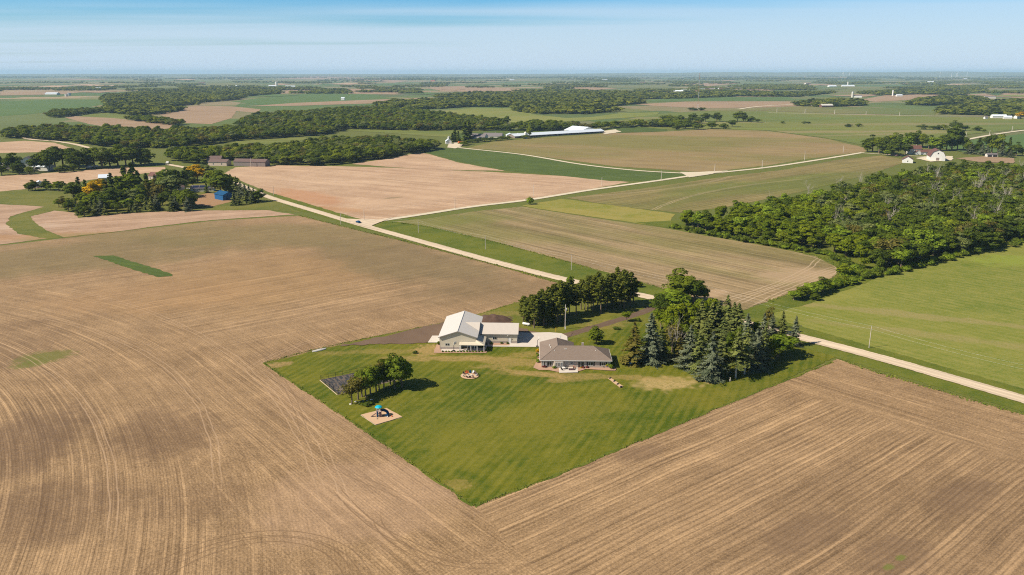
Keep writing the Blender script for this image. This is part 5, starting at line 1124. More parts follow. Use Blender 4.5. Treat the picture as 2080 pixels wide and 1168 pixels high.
# swimming tub under the spruce
tu = put('tub', P(1283, 740), 'blue and white round plastic tub under the brownish spruce', 'tub'); MB().lathe([(.9, 0), (.98, .55), (.9, .58), (.82, .1)], 20).build('shell', B['cyanp'], tu); MB().lathe([(.9, .57), (1.03, .57), (1.03, .66), (.9, .66)], 20).build('rim', B['white'], tu)
# playground
pg = P(770, 847); pl = put('play_tower', (pg[0] + .0, pg[1]), 'playground tower with turquoise umbrella roof and dark blue tube slide', 'playground', R(8))
MB().box(-.75, .75, -.75, .75, 1.2, 1.3).build('deck', B['pink'], pl)
for (x, y) in ((-.7, -.7), (.7, -.7), (-.7, .7), (.7, .7)): MB().tube([(x, y, 0), (x, y, 2.5)], .07, 6).build('post', B['pink'], pl)
MB().tube([(0, 0, 1.3), (0, 0, 3.5)], .06, 6).build('mast', B['pink'], pl)
MB().lathe([(1.15, 3.1), (1.0, 3.28), (.6, 3.5), (.05, 3.65), (.03, 3.63), (.6, 3.46), (1.1, 3.08)], 8, (0, 0, 0)).build('canopy', B['teal'], pl)
MB().tube([(.75 + .9 * (1 - math.cos(a)) + .1, .1 + 1.0 * math.sin(a), 2.0 - 1.6 * a / 4.4) for a in np.linspace(0, 4.4, 18)], .42, 10, cap=False).build('tube_slide', B['navy'], pl)
MB().add([(-.75, -.3, 1.25), (-.75, .3, 1.25), (-2.4, .3, .15), (-2.4, -.3, .15), (-.75, -.3, 1.15), (-.75, .3, 1.15), (-2.4, .3, .05), (-2.4, -.3, .05)], [(0, 1, 2, 3), (4, 7, 6, 5), (0, 3, 7, 4), (1, 5, 6, 2), (2, 6, 7, 3)]).build('slide', B['fabric'], pl)
MB().box(-.6, -.1, -.82, -.76, .1, 2.0).build('side_panel', B['navy'], pl); MB().box(.1, .72, -.84, -.76, .1, 1.9).build('side_panel', B['fabric'], pl); MB().box(-.74, .74, .76, .82, 1.3, 1.95).build('side_panel', B['white'], pl)
for i, (x, y, m_, d) in enumerate(((766, 853, 'wood', 'brown'), (779, 848, 'black', 'black'), (792, 845, 'yellowp', 'yellow'), (787, 849, 'white', 'white'), (796, 848, 'orange', 'orange'))):
    o = put('toy', P(x, y), 'small %s toy lying on the play sand' % d, 'toy', i, None, .2); MB().lathe([(.16, 0), (.22, .12), (.2, .3), (.08, .42)], 8).build('body', B[m_], o); MB().tube([(-.2, 0, .3), (0, 0, .55), (.2, 0, .3)], .03, 5).build('handle', B[m_], o)
for i, (a, c_) in enumerate((((733, 844), (763, 864)), ((763, 864), (817, 848)), ((785.5, 830.5), (817, 848)), ((733, 844), (785.5, 830.5)))):
    q0 = Vector((*P(*a), .1)); q1 = Vector((*P(*c_), .1)); o = MB().tube([q0, q1], .11, 4).build('timber_edging', B['wood']); tag(o, 'timber border of the play sand, on its %s side' % ('front left', 'front right', 'back right', 'back left')[i], 'timber', 'timbers round the play sand')
for i, (x, y) in enumerate(((1239, 770), (1247.5, 776), (1254.5, 782), (1261, 787.5))):
    o = put('game_board', P(x, y), 'dark low board on the sand strip, %s' % ordn(i, 4), 'board', R(-40), 'boards on the sand strip', .2); MB().add([(-.3, -.5, .08), (.3, -.5, .08), (.3, .5, .3), (-.3, .5, .3), (-.3, -.5, 0), (.3, -.5, 0), (.3, .5, 0), (-.3, .5, 0)], [(0, 1, 2, 3), (0, 4, 5, 1), (1, 5, 6, 2), (2, 6, 7, 3), (3, 7, 4, 0)]).build('board', B['black'], o)
# garden fence
gf = put('garden_fence', P(652, 773), 'black post and rail mesh fence around the garden plot', 'fence', 0, None, 0)
g0 = Vector((*P(650, 773), 0)); g1 = Vector((*P(780, 746.5), 0)); g2 = Vector((*P(813, 771), 0)); g3 = Vector((*P(685, 802.5), 0))
rails = MB(); mesh_ = MB()
for a_, c_, n in ((g0, g1, 9), (g1, g2, 4), (g3, g0, 4)):
    for i in range(n + (c_ is not g1)):
        q = a_.lerp(c_, i / n) - g0; MB().tube([q, q + Vector((0, 0, 1.9))], .06, 5).build('post', B['black'], gf)
    for z in (.15, 1.0, 1.8): rails.tube([a_ - g0 + Vector((0, 0, z)), c_ - g0 + Vector((0, 0, z))], .035, 4)
    L_ = (c_ - a_).length
    for i in range(int(L_ / .5)): q = a_.lerp(c_, i * .5 / L_) - g0; mesh_.tube([q + Vector((0, 0, .1)), q + Vector((0, 0, 1.8))], .008, 3, cap=False)
rails.build('rail', B['black'], gf); mesh_.build('mesh_panel', B['black'], gf)
for i, (x, y) in enumerate(((690, 793), (712, 788), (735, 781))): 
    o = put('plank_pile', P(x, y), 'pale planks lying on the front edge of the garden, %s' % ordn(i, 3), 'planks', R(20 + i * 30), 'planks on the garden edge', .2); MB().box(-1.3, 1.3, -.2, .2, 0, .12).box(-1.1, 1.2, -.1, .22, .12, .2).build('boards', B['wood'], o)
for i in range(26):
    f1, f2 = rng.random(), rng.random(); q = g0.lerp(g1, .05 + .5 * f1).lerp(g3.lerp(g2, .05 + .5 * f1), .1 + .8 * f2)
    o = put('mulch_strip', (q.x, q.y), 'pale torn strip of cloth lying on the black garden cover', 'cloth strip', R(-55 + rng.uniform(-20, 20)), 'torn strips on the garden cover', .2); MB().box(-.07, .07, -.5 - .6 * rng.random(), .5, 0, .03).build('strip', B['offwhite'], o)
for i, (x, y) in enumerate(((478, 632), (535, 606), (575, 612), (610, 604), (650, 598), (700, 585))):
    o = put('boulder', P(*z7(x, y)), 'pale stone on the ground along the foot of the lawn clump, %s' % ordn(i, 6), 'stone', i, 'stones under the lawn clump', 0); bm = bmesh.new(); bmesh.ops.create_icosphere(bm, subdivisions=2, radius=.42)
    for v_ in bm.verts: v_.co *= 1 + .3 * mnoise.noise(v_.co * 2 + Vector((i, 0, 0))); v_.co.z = v_.co.z * .6 + .1
    me = bpy.data.meshes.new('stone'); bm.to_mesh(me); bm.free(); me.materials.append(B['offwhite']); link('stone', me, o)
st = put('tree_stump', P(*z6(1053, 1018)), 'short grey stump on the lawn in front of the bare-trunked spruces', 'stump', 0, None, 0); MB().lathe([(.32, 0), (.24, .3), (.22, 1.5)], 9).build('trunk', PALEBARK, st); MB().lathe([(.22, 1.5), (.02, 1.52)], 9).build('cut_face', B['wood'], st)

# ------------------------------------------------------------------ utility poles and wires
def pole(x, y, ytop, label, group, arm=True, r=.15):
    X, Y = P(x, y); lo, hi = 3, 40     # height from the pole's top in the photograph
    for _ in range(40):
        m_ = (lo + hi) / 2; dz_ = m_ - CAMH; fw = Y * math.cos(PITCH) - dz_ * math.sin(PITCH); up = Y * math.sin(PITCH) + dz_ * math.cos(PITCH)
        if PH / 2 - FPX * up / fw > ytop: lo = m_
        else: hi = m_
    h = max(7.5, min(11.5, m_)); o = put('utility_pole', (X, Y), label, 'utility pole', 0, group, 0)
    k = max(1, Y / 420); MB().tube([(0, 0, -.3), (0, 0, h)], [r * k, r * .7 * k], 7).build('post', B['polewood'], o)
    if arm: MB().tube([(0, 0, h), (0, 0, h + .35)], .05 * k, 5).build('insulator', B['steel'], o); MB().box(.05, .18, -.06, .06, h - 1.3, h - .9).build('bracket', B['steel'], o)
    return (X, Y, h)
L1 = [(554, 395, 382), (692.6, 456, 433), (850, 473.6, 448), (986, 506.5, 479.5), (1160.5, 549, 518.5), (1765, 707, 663), (2200, 822, 770)]
L1[0] = (556, 396, 383)
h1 = [pole(*q, 'wooden utility pole beside the near gravel road, %s' % ordn(i, len(L1)), 'utility poles along the near road') for i, q in enumerate(L1)]
L2 = [(740, 447, 431), (924.4, 424.5, 401), (1084, 399, 376), (1222.4, 377, 360), (1343, 366, 347), (1451.4, 351, 333), (1548, 341, 325), (1634, 325.7, 308), (1712.6, 310, 296)]
h2 = [pole(*q, 'thin utility pole along the field side road, %s' % ordn(i, len(L2)), 'utility poles along the side road') for i, q in enumerate(L2)]
L3 = [(1961.6, 282, 269), (2009.7, 275.7, 264.6), (2055.6, 266, 256.7)]
h3 = [pole(*q, 'pale utility pole beyond the right-hand farm, %s' % ordn(i, 3), 'utility poles on the far lane') for i, q in enumerate(L3)]
L4 = [(1578, 228, 220), (1635, 230, 221.5), (1695, 232, 223), (1759, 233, 226), (1827, 235.5, 227), (482 + 28, 339, 321), (447, 325, 312)]
h4 = [pole(*q, ('distant utility pole on the far road, %s' % ordn(i, 5)) if i < 5 else ('utility pole in front of the long brown shed' if i == 5 else 'utility pole beside the brown farm building'), 'distant utility poles' if i < 5 else None) for i, q in enumerate(L4)]
def wires(hs_, label, offs=((0, .3), (.15, -1.1)), sag=1.1, r=.011):
    mb = MB()
    for i in range(len(hs_) - 1):
        a_, c_ = Vector(hs_[i]), Vector(hs_[i + 1])
        for dx_, dz_ in offs:
            mb.tube([a_.lerp(c_, k / 14) + Vector((dx_, 0, dz_ - 4 * sag * (k / 14) * (1 - k / 14))) for k in range(15)], r * max(1, min(a_.y, c_.y) / 330), 3, cap=False)
    tag(mb.build('power_line', B['wire']), label, 'power line')
wires(h1[1:4], 'power line wires over the verge near the road junction'); wires(h1[3:5] , 'power line wires before the pine grove'); wires([h1[4], ((h1[4][0] + h1[5][0]) / 2 - 2, (h1[4][1] + h1[5][1]) / 2 + 3, 9), h1[5], h1[6]], 'pair of power line wires sagging over the green pasture'); wires(h2, 'power line wires along the side road')
dp = put('light_pole', P(1148, 669), 'tall wooden yard pole with transformer at the bend of the driveway', 'utility pole', 0, None, 0)
MB().tube([(0, 0, -.3), (0, 0, 10.4)], [.2, .13], 8).build('post', B['polewood'], dp); MB().lathe([(.25, 8.0), (.27, 8.1), (.27, 8.9), (.2, 9.0)], 10, (.42, 0, 0)).build('transformer', B['steel'], dp); MB().tube([(0, 0, 9.2), (.1, -1.0, 9.5)], .04, 5).build('lamp_arm', B['steel'], dp); MB().box(-.22, .22, -.3, .1, 0, 1.1).build('meter_box', B['white'], dp)
yp = put('marker_post', P(*z5(1165, 582)), 'small yellow marker post beside the driveway fork', 'marker post', 0, None, 0); MB().tube([(0, 0, 0), (.1, 0, 1.9)], .07, 5).build('post', B['yellowp'], yp)
# dark car at the junction
def car(loc, rz, m_, label, name='car', s=1.0):
    o = put(name, loc, label, 'car', rz, None, .3)
    bd = MB(); prof = [(-2.2, .45), (-2.15, .95), (-1.3, 1.0), (-.8, 1.5), (.9, 1.5), (1.5, 1.0), (2.2, .9), (2.25, .45)]; hw_ = .88
    n = len(prof); bd.add([(x * s, -hw_ * s * (.86 if z > 1.2 else 1), z * s) for x, z in prof] + [(x * s, hw_ * s * (.86 if z > 1.2 else 1), z * s) for x, z in prof], [tuple(range(n)), tuple(range(2 * n - 1, n - 1, -1))] + [(i, i + n, (i + 1) % n + n, (i + 1) % n) for i in range(n)])
    bd.build('body', B[m_], o)
    MB().box(-.75 * s, .85 * s, -.79 * s, .79 * s, 1.1 * s, 1.42 * s).build('window', B['glass'], o)
    for x in (-1.35, 1.4):
        for y in (-.85, .85):
            mw = MB(); mw.lathe([(.34 * s, -.1), (.34 * s, .1)], 12); mw.V = [(q[0] + x * s, q[2] + y * s, q[1] + .34 * s) for q in mw.V]; mw.build('wheel', B['black'], o)
car(P(728, 453.5), R(-49), 'navy', 'dark car driving on the gravel road at the junction')
# ------------------------------------------------------------------ farms in the middle distance
def far_house(x, y, w, d, ez, rz, rot, wall, roof, name, label, cat='building', along='x', wins=2, chim=False, grp=None):
    o = put(name, P(x, y), label, cat, R(rot), grp, .1)
    gable(o, -w / 2, w / 2, -d / 2, d / 2, ez, rz, wall, roof, along, .4, .2)
    for i in range(wins): window(o, -w / 2 + w * (i + .6) / (wins + .2), ez * .35, 1.1, ez * .38, -d / 2)
    if chim: MB().box(w * .1, w * .1 + .9, -.4, .5, ez, rz + 1.1).build('chimney', B['stone'], o)
    return o
# blue shed
o = far_house(457, 404.5, 10.5, 13.5, 4.3, 6.4, 48, 'blue', 'blueroof', 'blue_shed', 'bright blue steel shed with dark blue roof beside the left farm trees', 'shed', 'y', 0)
door(o, -1.2, 3.2, 3.2, -6.75, m_='blueroof', name='sliding_door'); door(o, 2.6, 1, 2.1, -6.75, m_='red')
o = far_house(413, 388, 19, 8, 2.9, 4.9, 8, 'offwhite', 'greyroof', 'farmhouse', 'white low house with dark solar panels on its roof behind the blue shed', 'house', 'x', 4)
for i in range(3): MB().add([(-8 + i * 5.6, -3.6, 3.45), (-3 + i * 5.6, -3.6, 3.45), (-3 + i * 5.6, -.6, 4.95), (-8 + i * 5.6, -.6, 4.95)], [(0, 1, 2, 3)]).build('solar_panel', B['solar'], o)
far_house(363, 386, 7, 8, 2.8, 4.4, -25, 'beige', 'brownroof', 'garage', 'beige garage with brown roof left of the solar-panelled house', 'garage', 'y', 1)
car(P(381, 386), R(10), 'white', 'white pickup parked between the beige garage and the solar-panelled house', 'pickup'); car(P(389, 390), R(-30), 'steel', 'grey car parked on the blue shed yard', 'car')
car(P(352, 381), R(20), 'offwhite', 'cream van half hidden behind trees left of the beige garage', 'van')
far_house(81, 380, 8, 7, 3.2, 5.6, 35, 'offwhite', 'barnroof', 'outbuilding', 'small white and pale blue outbuilding between two round bushes', 'shed', 'y', 1)
far_house(213, 370, 9, 9, 4.6, 7.2, 20, 'offwhite', 'barnroof', 'farmhouse', 'pale blue-white house mostly hidden in the left farm grove', 'house', 'x', 2)
far_house(315, 366, 8, 8, 4.6, 7.4, -20, 'beige', 'redroof', 'farmhouse', 'pinkish house half hidden in the middle of the left farm grove', 'house', 'x', 2)
far_house(512, 337, 37, 12, 5, 7.6, -9, 'greywall', 'brownroof', 'long_shed', 'long grey-brown farm shed with dull red roof at the edge of the wood', 'shed', 'x', 0)
far_house(447, 336, 21, 12, 4.2, 6.8, -6, 'beige', 'brownroof', 'farm_building', 'tan farm building with brown roof left of the long shed', 'shed', 'x', 2)
far_house(437, 330, 16, 12, 4.6, 7.4, 8, 'greywall', 'brownroof', 'farm_building', 'brown-roofed farm building behind the tan one', 'shed', 'x', 1)
far_house(58, 338, 14, 11, 6.5, 10.5, 15, 'white', 'greyroof', 'farmhouse', 'white two-storey farmhouse among the far left trees', 'house', 'y', 2, True)
far_house(90, 346, 18, 11, 4.2, 7, -12, 'offwhite', 'barnroof', 'outbuilding', 'pale blue-white shed behind the far left trees', 'shed', 'x', 1)
far_house(12, 343, 16, 9, 3.4, 5.6, 5, 'greywall', 'greyroof', 'outbuilding', 'low grey shed at the left edge of the view', 'shed', 'x', 1)
for i, (x, y, m_, d) in enumerate(((68, 347, 'white', 'white van by the pale blue-white shed'), (105, 345, 'white', 'white truck right of the pale blue-white shed'), (182, 342, 'white', 'white camper under the row of trees, left one'), (195, 341, 'offwhite', 'white camper under the row of trees, right one'), (268, 334, 'white', 'white trailer at the right end of the tree row'), (341, 333, 'white', 'white car on the farm lane by the green paddock'))): car(P(x, y), R(20 * i), m_, d, 'vehicle', 1.7)
# long livestock barn
bx0 = Vector((*P(1046, 281), 0)); bx1 = Vector((*P(1229, 270), 0)); Lb = (bx1 - bx0).length; ang = math.atan2(bx1.y - bx0.y, bx1.x - bx0.x)
o = put('livestock_barn', (bx0.x, bx0.y), 'very long low livestock barn with glaring white roof', 'barn', ang, None, .1)
gable(o, 0, Lb * .99, 0, 20, 3.2, 6.4, 'greywall', 'barnroof', 'x', .8, .2)
w_, r_ = gable(o, Lb * .80, Lb, 20.2, 62, 3.4, 9.5, 'offwhite', 'barnroof', 'y', .6, .2, 'annex_wall')
for i in range(16): MB().box(Lb * (.04 + .06 * i), Lb * (.04 + .06 * i) + Lb * .042, -.12, -.01, .9, 2.6).build('curtain_opening', B['dark'], o)
for i in range(3): MB().lathe([(2.2, 0), (2.2, 8), (1.4, 9.4), (.1, 10)], 12, (Lb * .08 + 0, -7 - 0, 0)).build('feed_bin', B['white'], o) if i == 0 else None
far_house(972, 283, 26, 15, 4.2, 8.6, -20, 'offwhite', 'greyroof', 'farmhouse', 'cream house with grey roof behind the long barn hedge, left one', 'house', 'x', 3, False)
far_house(1002, 281, 30, 15, 4.0, 8.2, -14, 'offwhite', 'greyroof', 'farmhouse', 'cream house with wide grey roof, right one left of the long barn', 'house', 'x', 3, True)
far_house(911, 292, 8, 10, 4, 7, 10, 'white', 'barnroof', 'outbuilding', 'small white shed at the end of the farm lane', 'shed', 'y', 1); far_house(1036, 279, 12, 10, 4, 6.5, 10, 'white', 'barnroof', 'outbuilding', 'white shed among bushes at the left end of the long barn', 'shed', 'y', 1)
tr_ = put('dump_truck', P(936, 292), 'orange truck parked at the end of the farm lane', 'truck', R(30), None, .3); MB().box(-4, 1.4, -1.3, 1.3, 1.2, 3.2).build('box_body', B['orange'], tr_); MB().box(1.6, 3.6, -1.2, 1.2, .8, 3.0).build('cab', B['orange'], tr_); MB().box(3.61, 3.65, -1, 1, 2.0, 2.8).build('windscreen', B['glass'], tr_)
for x in (-3, -1.6, 2.5):
    for y in (-1.1, 1.1): mw = MB(); mw.lathe([(.55, -.2), (.55, .2)], 10); mw.V = [(q[0] + x, q[2] + y, q[1] + .55) for q in mw.V]; mw.build('wheel', B['black'], tr_)
# right-hand farm with the gambrel barn
def gambrel(loc, w, d, h, rot, label):
    o = put('gambrel_barn', loc, label, 'barn', R(rot), None, .1); s = w / 2
    pf = [(-s, 0), (-s, h * .42), (-s * .68, h * .80), (0, h), (s * .68, h * .80), (s, h * .42), (s, 0)]; n = len(pf); wl_ = MB()
    wl_.add([(x, 0, z) for x, z in pf] + [(x, d, z) for x, z in pf], [tuple(range(n)), tuple(range(2 * n - 1, n - 1, -1)), (0, 1, n + 1, n), (5, 6, n + 6, n + 5)]); wl_.build('wall', B['white'], o); rf = MB()
    pr = [(-s * 1.06, h * .38), (-s * .70, h * .825), (0, h * 1.03), (s * .70, h * .825), (s * 1.06, h * .38)]
    for a_, c_ in zip(pr[:-1], pr[1:]): rf.slab([(a_[0], -.6, a_[1] + .1), (c_[0], -.6, c_[1] + .1), (c_[0], d + .6, c_[1] + .1), (a_[0], d + .6, a_[1] + .1)], .25)
    rf.build('roof', B['redroof'], o); door(o, 0, 3.4, 3.6, 0, m_='greywall', name='barn_door'); window(o, 0, h * .62, 1.6, 1.6, 0); return o
gambrel(P(1904, 327), 16, 24, 12.5, -18, 'white gambrel-roofed barn with dull red roof at the right-hand farm')
far_house(1843, 330, 11, 15, 3.8, 7.2, -25, 'white', 'redroof', 'small_barn', 'small white gabled barn with red roof, nearest the crop field', 'barn', 'y', 1)
o = far_house(1856, 313, 15, 9, 6.8, 10.8, -4, 'offwhite', 'redroof', 'farmhouse', 'white two-storey farmhouse with red-brown roof among dense trees', 'house', 'x', 3, True)
gable(o, 5.5, 21, -7.5, -.2, 3.2, 6.0, 'white', 'redroof', 'x', .4, .2, 'annex_wall'); gable(o, -2, 5.4, -9, -4.6, 2.8, 5.2, 'white', 'redroof', 'y', .3, .2, 'porch_wall')
for x in (8, 12, 16): window(o, x, .9, 1.3, 1.3, -7.5)
far_house(2013, 319, 12, 6, 3.4, 4.4, -5, 'offwhite', 'greyroof', 'open_shed', 'open-fronted livestock shed with two dark bays on the right-hand farm', 'shed', 'x', 0)
oo = [c for c in COL.objects if c.name.startswith('open_shed')][0]
for x in (-3, 3): MB().box(x - 2.3, x + 2.3, -3.1, -3.005, .1, 2.8).build('bay_opening', B['dark'], oo)
for i, (x, y) in enumerate(((1814, 317.5), (1822, 318), (1831, 318))): car(P(x, y), R(i * 30), ('black', 'fabric', 'black')[i], 'dark vehicle parked under the trees of the right-hand farm, %s' % ordn(i, 3), 'vehicle', 1.3)
# distant farmsteads: each building and silo a thing of its own
farms = [(1657, 215, 40, 24, 9, 14, 'offwhite', 'redroof', 'pale barn with faded red roof in the far tree line, left one'), (1678, 218, 46, 20, 7, 12, 'redroof', 'offwhite', 'white-roofed red barn in the far tree line, right one'),
         (2028, 240, 40, 14, 6, 10, 'white', 'barnroof', 'long white shed at the far farm by the yellow tree'), (2046, 242, 20, 12, 5, 9, 'offwhite', 'barnroof', 'short white shed right of the long white one at the far farm'), (2066, 241, 16, 12, 6, 10, 'white', 'greyroof', 'small white house next to the yellow tree'), (2002, 241.5, 9, 8, 4, 7, 'white', 'greyroof', 'tiny white shed at the left of the far farm'),
         (107, 193, 70, 40, 8, 14, 'offwhite', 'barnroof', 'round-topped white hoop barn in the far left fields'), (200, 181, 50, 30, 8, 14, 'offwhite', 'barnroof', 'white barn at the far left wood edge'), (553, 176.5, 60, 30, 8, 16, 'white', 'barnroof', 'white barn left of the tall white silo'), (590, 177.5, 80, 30, 8, 14, 'white', 'barnroof', 'long white shed right of the tall white silo'),
         (697, 203.5, 16, 16, 9, 13, 'white', 'barnroof', 'white cube-like building in the central fields'), (1378, 188, 60, 30, 9, 15, 'white', 'barnroof', 'white shed of the distant village, leftmost'), (1392, 187, 60, 30, 9, 15, 'white', 'barnroof', 'white shed of the distant village, second'),
         (1690, 176.5, 70, 40, 8, 15, 'white', 'barnroof', 'white barn of the far middle farm, left one'), (1722, 176, 110, 40, 8, 15, 'offwhite', 'barnroof', 'white barn of the far middle farm, right one'), (1742, 198, 40, 20, 8, 12, 'white', 'greyroof', 'white shed right of the grey silo'), (1640, 171, 60, 40, 9, 14, 'offwhite', 'redroof', 'tiny barn in the far haze above the red barns'),
         (410, 170, 70, 30, 9, 15, 'offwhite', 'redroof', 'brownish barn in the far centre-left fields'), (475, 177, 110, 40, 9, 16, 'white', 'barnroof', 'cluster of pale sheds seen as one long roof beyond the centre-left wood'), (880, 165, 70, 40, 10, 16, 'orange', 'redroof', 'reddish building far away above the woods'), (1040, 163, 70, 40, 10, 16, 'white', 'barnroof', 'white barn far away above the centre wood'),
         (1228, 163, 90, 40, 10, 18, 'white', 'barnroof', 'white farm building far away, left of the mast'), (1306, 170, 60, 40, 9, 15, 'redroof', 'redroof', 'red building far away, left of the mast'), (1890, 168, 70, 40, 10, 16, 'offwhite', 'barnroof', 'white barn in the far right woods'), (1960, 161, 80, 40, 10, 18, 'redroof', 'barnroof', 'pale-roofed barn in the far right haze'), (1826, 196, 30, 20, 7, 11, 'white', 'barnroof', 'white shed beside the white silo in the right distance'), (2010, 200, 50, 20, 7, 11, 'offwhite', 'greyroof', 'pale shed at the far right wood edge')]
for i, (x, y, w, d, ez_, rz3, wl3, rf3, lb) in enumerate(farms): far_house(x, y, w * .8, d * .7, ez_ * .8, rz3 * .8, (i * 37) % 50 - 25, wl3, rf3, 'far_barn', lb, 'barn', 'x', 0)
for i, (x, y, h, r, m_, lb) in enumerate(((562, 176, 36, 8, 'white', 'tall white silo on the horizon left of centre'), (1731, 198, 24, 4, 'offwhite', 'tall pale grey silo in the right distance'), (1813, 195, 26, 3, 'white', 'slim white silo right of the grey one'), (1722, 174.5, 32, 6, 'offwhite', 'grey silo on the far middle farm'), (141, 194, 12, 7, 'steel', 'short grey grain bin beside the hoop barn'), (135, 196, 11, 6, 'offwhite', 'small pale grain bin beside the hoop barn'), (1052, 279, 7, 1.6, 'white', 'white feed bin at the left end of the long barn'), (912, 288, 8, 2, 'offwhite', 'small feed bin behind the white shed at the lane end'))):
    o = put('silo', P(x, y), lb, 'silo', 0, None, 0); MB().lathe([(r, 0), (r, h * .88)], 14).build('shell', B[m_], o); MB().lathe([(r * 1.02, h * .88), (r * .75, h * .96), (.1, h)], 14).build('dome', B['steel'], o)
vil = [(1402, 186.5), (1425, 184.5), (1436, 184), (1445, 182.5), (1455, 182), (1463, 183), (1478, 181), (1490, 180), (1414, 187.5), (1500, 182)]
for i, (x, y) in enumerate(vil): far_house(x, y, 30, 18, 6, 11, i * 23 % 60 - 30, 'white' if i % 3 else 'beige', ('greyroof', 'barnroof', 'redroof')[i % 3], 'village_house', 'tiny house of the distant village by the mast, %s' % ordn(sorted(vil).index((x, y)), len(vil)), 'house', 'x', 0, False, 'houses of the distant village')
# radio mast
ms = put('radio_mast', P(1417, 224), 'tall thin red and white lattice mast with guy wires', 'mast', 0, None, 0)
for s_ in range(6):
    mb = MB(); z0, z1 = 98 / 6 * s_, 98 / 6 * (s_ + 1)
    for k in range(3):
        a = k * 2.094; mb.tube([(.9 * math.cos(a), .9 * math.sin(a), z0), (.9 * math.cos(a), .9 * math.sin(a), z1)], .11, 3, cap=False)
        for q in range(4): zq = z0 + (z1 - z0) * q / 4; a2 = a + 2.094; mb.tube([(.9 * math.cos(a), .9 * math.sin(a), zq), (.9 * math.cos(a2), .9 * math.sin(a2), zq + 4)], .07, 3, cap=False)
    mb.build('lattice_section', B['rust' if s_ % 2 else 'steel'], ms)
for k in range(3):
    a = k * 2.094 + .4
    for z in (50, 92): MB().tube([(0, 0, z), (45 * math.cos(a), 45 * math.sin(a), 0)], .06, 3, cap=False).build('guy_wire', B['steel'], ms)
hutm = put('mast_hut', P(1413, 224), 'small pale equipment hut at the foot of the mast', 'hut', 0, None, 0); gable(hutm, -4, 4, -3, 3, 3, 4.4, 'offwhite', 'greyroof', 'x', .3, .15)
# wind turbines on the horizon
for i, (x, hgt_) in enumerate(((1690, 118), (1702, 118), (1880, 120), (1903, 105), (1914, 116), (1933, 120), (1912, 95))):
    Yd = 17000 + 500 * i; X = (x - 1040) / FPX * Yd * 1.0; o = empty('wind_turbine', (X * math.cos(PITCH) / 1.0 * (1 / math.cos(PITCH)), Yd, 0), .3 * i)
    tag(o, 'white wind turbine on the far right horizon, %s' % ordn(sorted([1690, 1702, 1880, 1903, 1912, 1914, 1933]).index(x), 7), 'wind turbine', 'wind turbines on the horizon')
    MB().tube([(0, 0, 0), (0, 0, hgt_ * .72)], [4.2, 2.8], 6).build('tower', B['white'], o); mb = MB()
    for k in range(3): a = 2.094 * k + i; mb.tube([(0, -3, hgt_ * .72), (hgt_ * .26 * math.sin(a), -3, hgt_ * .72 + hgt_ * .26 * math.cos(a))], [2.8, 1.0], 4)
    mb.build('rotor', B['white'], o); MB().box(-2, 2, -4, 5, hgt_ * .72 - 2, hgt_ * .72 + 2).build('nacelle', B['white'], o)

# ------------------------------------------------------------------ farm groves on the left
G = 'trees of the left farm grove'
gv = [(150, 402, 'dark', 13), (162, 398, 'farcone', 15), (176, 402, 'farcone', 14), (192, 408, 'gold', 16), (203, 398, 'gold', 15), (199, 420, 'yellow', 13), (170, 415, 'green', 11), (215, 402, 'farcone', 14), (229, 401, 'farcone', 19), (240, 396, 'farcone', 15), (262, 398, 'yellow', 19), (250, 405, 'yellow', 14),
      (255, 384, 'farcone', 20), (271, 384, 'farcone', 22), (283, 392, 'farcone', 18), (299, 386, 'farcone', 14), (310, 390, 'green', 13), (318, 398, 'wilted', 17), (300, 405, 'wilted', 15), (283, 410, 'green', 13), (270, 418, 'grey', 13), (226, 421, 'dark', 14), (246, 420, 'dark', 12), (287, 421, 'green', 10), (262, 425, 'bright', 9), (325, 384, 'farcone', 13), (339, 392, 'green', 20), (350, 402, 'grey', 19), (332, 404, 'brown', 13),
      (365, 384, 'farcone', 15), (374, 380, 'farcone', 14), (384, 372, 'dark', 14), (394, 366, 'gold', 16), (402, 370, 'gold', 14), (411, 360, 'grey', 15), (424, 365, 'grey', 14), (437, 372, 'green', 15), (449, 395, 'green', 19), (459, 392, 'yellow', 17), (470, 390, 'spruce', 15), (481, 396, 'spruce', 15), (490, 401, 'blue', 13), (498, 404, 'blue', 12), (507, 408, 'blue', 12), (516, 410, 'blue', 11), (526, 410, 'green', 10), (500, 412, 'spruce', 11), (512, 413, 'spruce', 10), (476, 417, 'spruce', 10), (486, 417, 'spruce', 9),
      (374, 420, 'green', 15), (386, 423, 'green', 14), (360, 418, 'dark', 12), (350, 429, 'spruce', 12), (358, 427, 'blue', 10), (382, 429, 'blue', 11), (320, 427, 'blue', 12), (309, 429, 'spruce', 11), (298, 426, 'spruce', 10), (277, 431, 'spruce', 9), (265, 431, 'spruce', 8), (238, 433, 'dark', 9), (228, 429, 'yellow', 9), (207, 436, 'blue', 12), (197, 436, 'spruce', 12), (187, 431, 'spruce', 10), (215, 437, 'spruce', 8), (177, 424, 'yellow', 10), (190, 425, 'yellow', 12), (165, 433, 'dark', 8), (155, 428, 'spruce', 9), (145, 424, 'green', 8), (128, 421, 'brown', 8), (120, 421, 'bright', 7), (140, 430, 'dark', 8), (172, 440, 'dark', 9), (160, 437, 'spruce', 8),
      (205, 430, 'green', 11), (216, 424, 'green', 11), (240, 411, 'green', 12), (232, 414, 'dark', 12), (343, 384, 'dark', 12), (355, 372, 'dark', 13), (378, 366, 'farcone', 12), (418, 378, 'bright', 8), (392, 378, 'green', 8), (345, 412, 'dark', 11), (330, 417, 'green', 9), (420, 392, 'farcone', 8),
      (66, 388, 'dark', 9), (58, 388, 'green', 7), (72, 386, 'dark', 8), (94, 386, 'dark', 9), (103, 387, 'green', 7), (119, 388, 'yellow', 9), (127, 388, 'green', 8), (136, 391, 'grey', 7)]
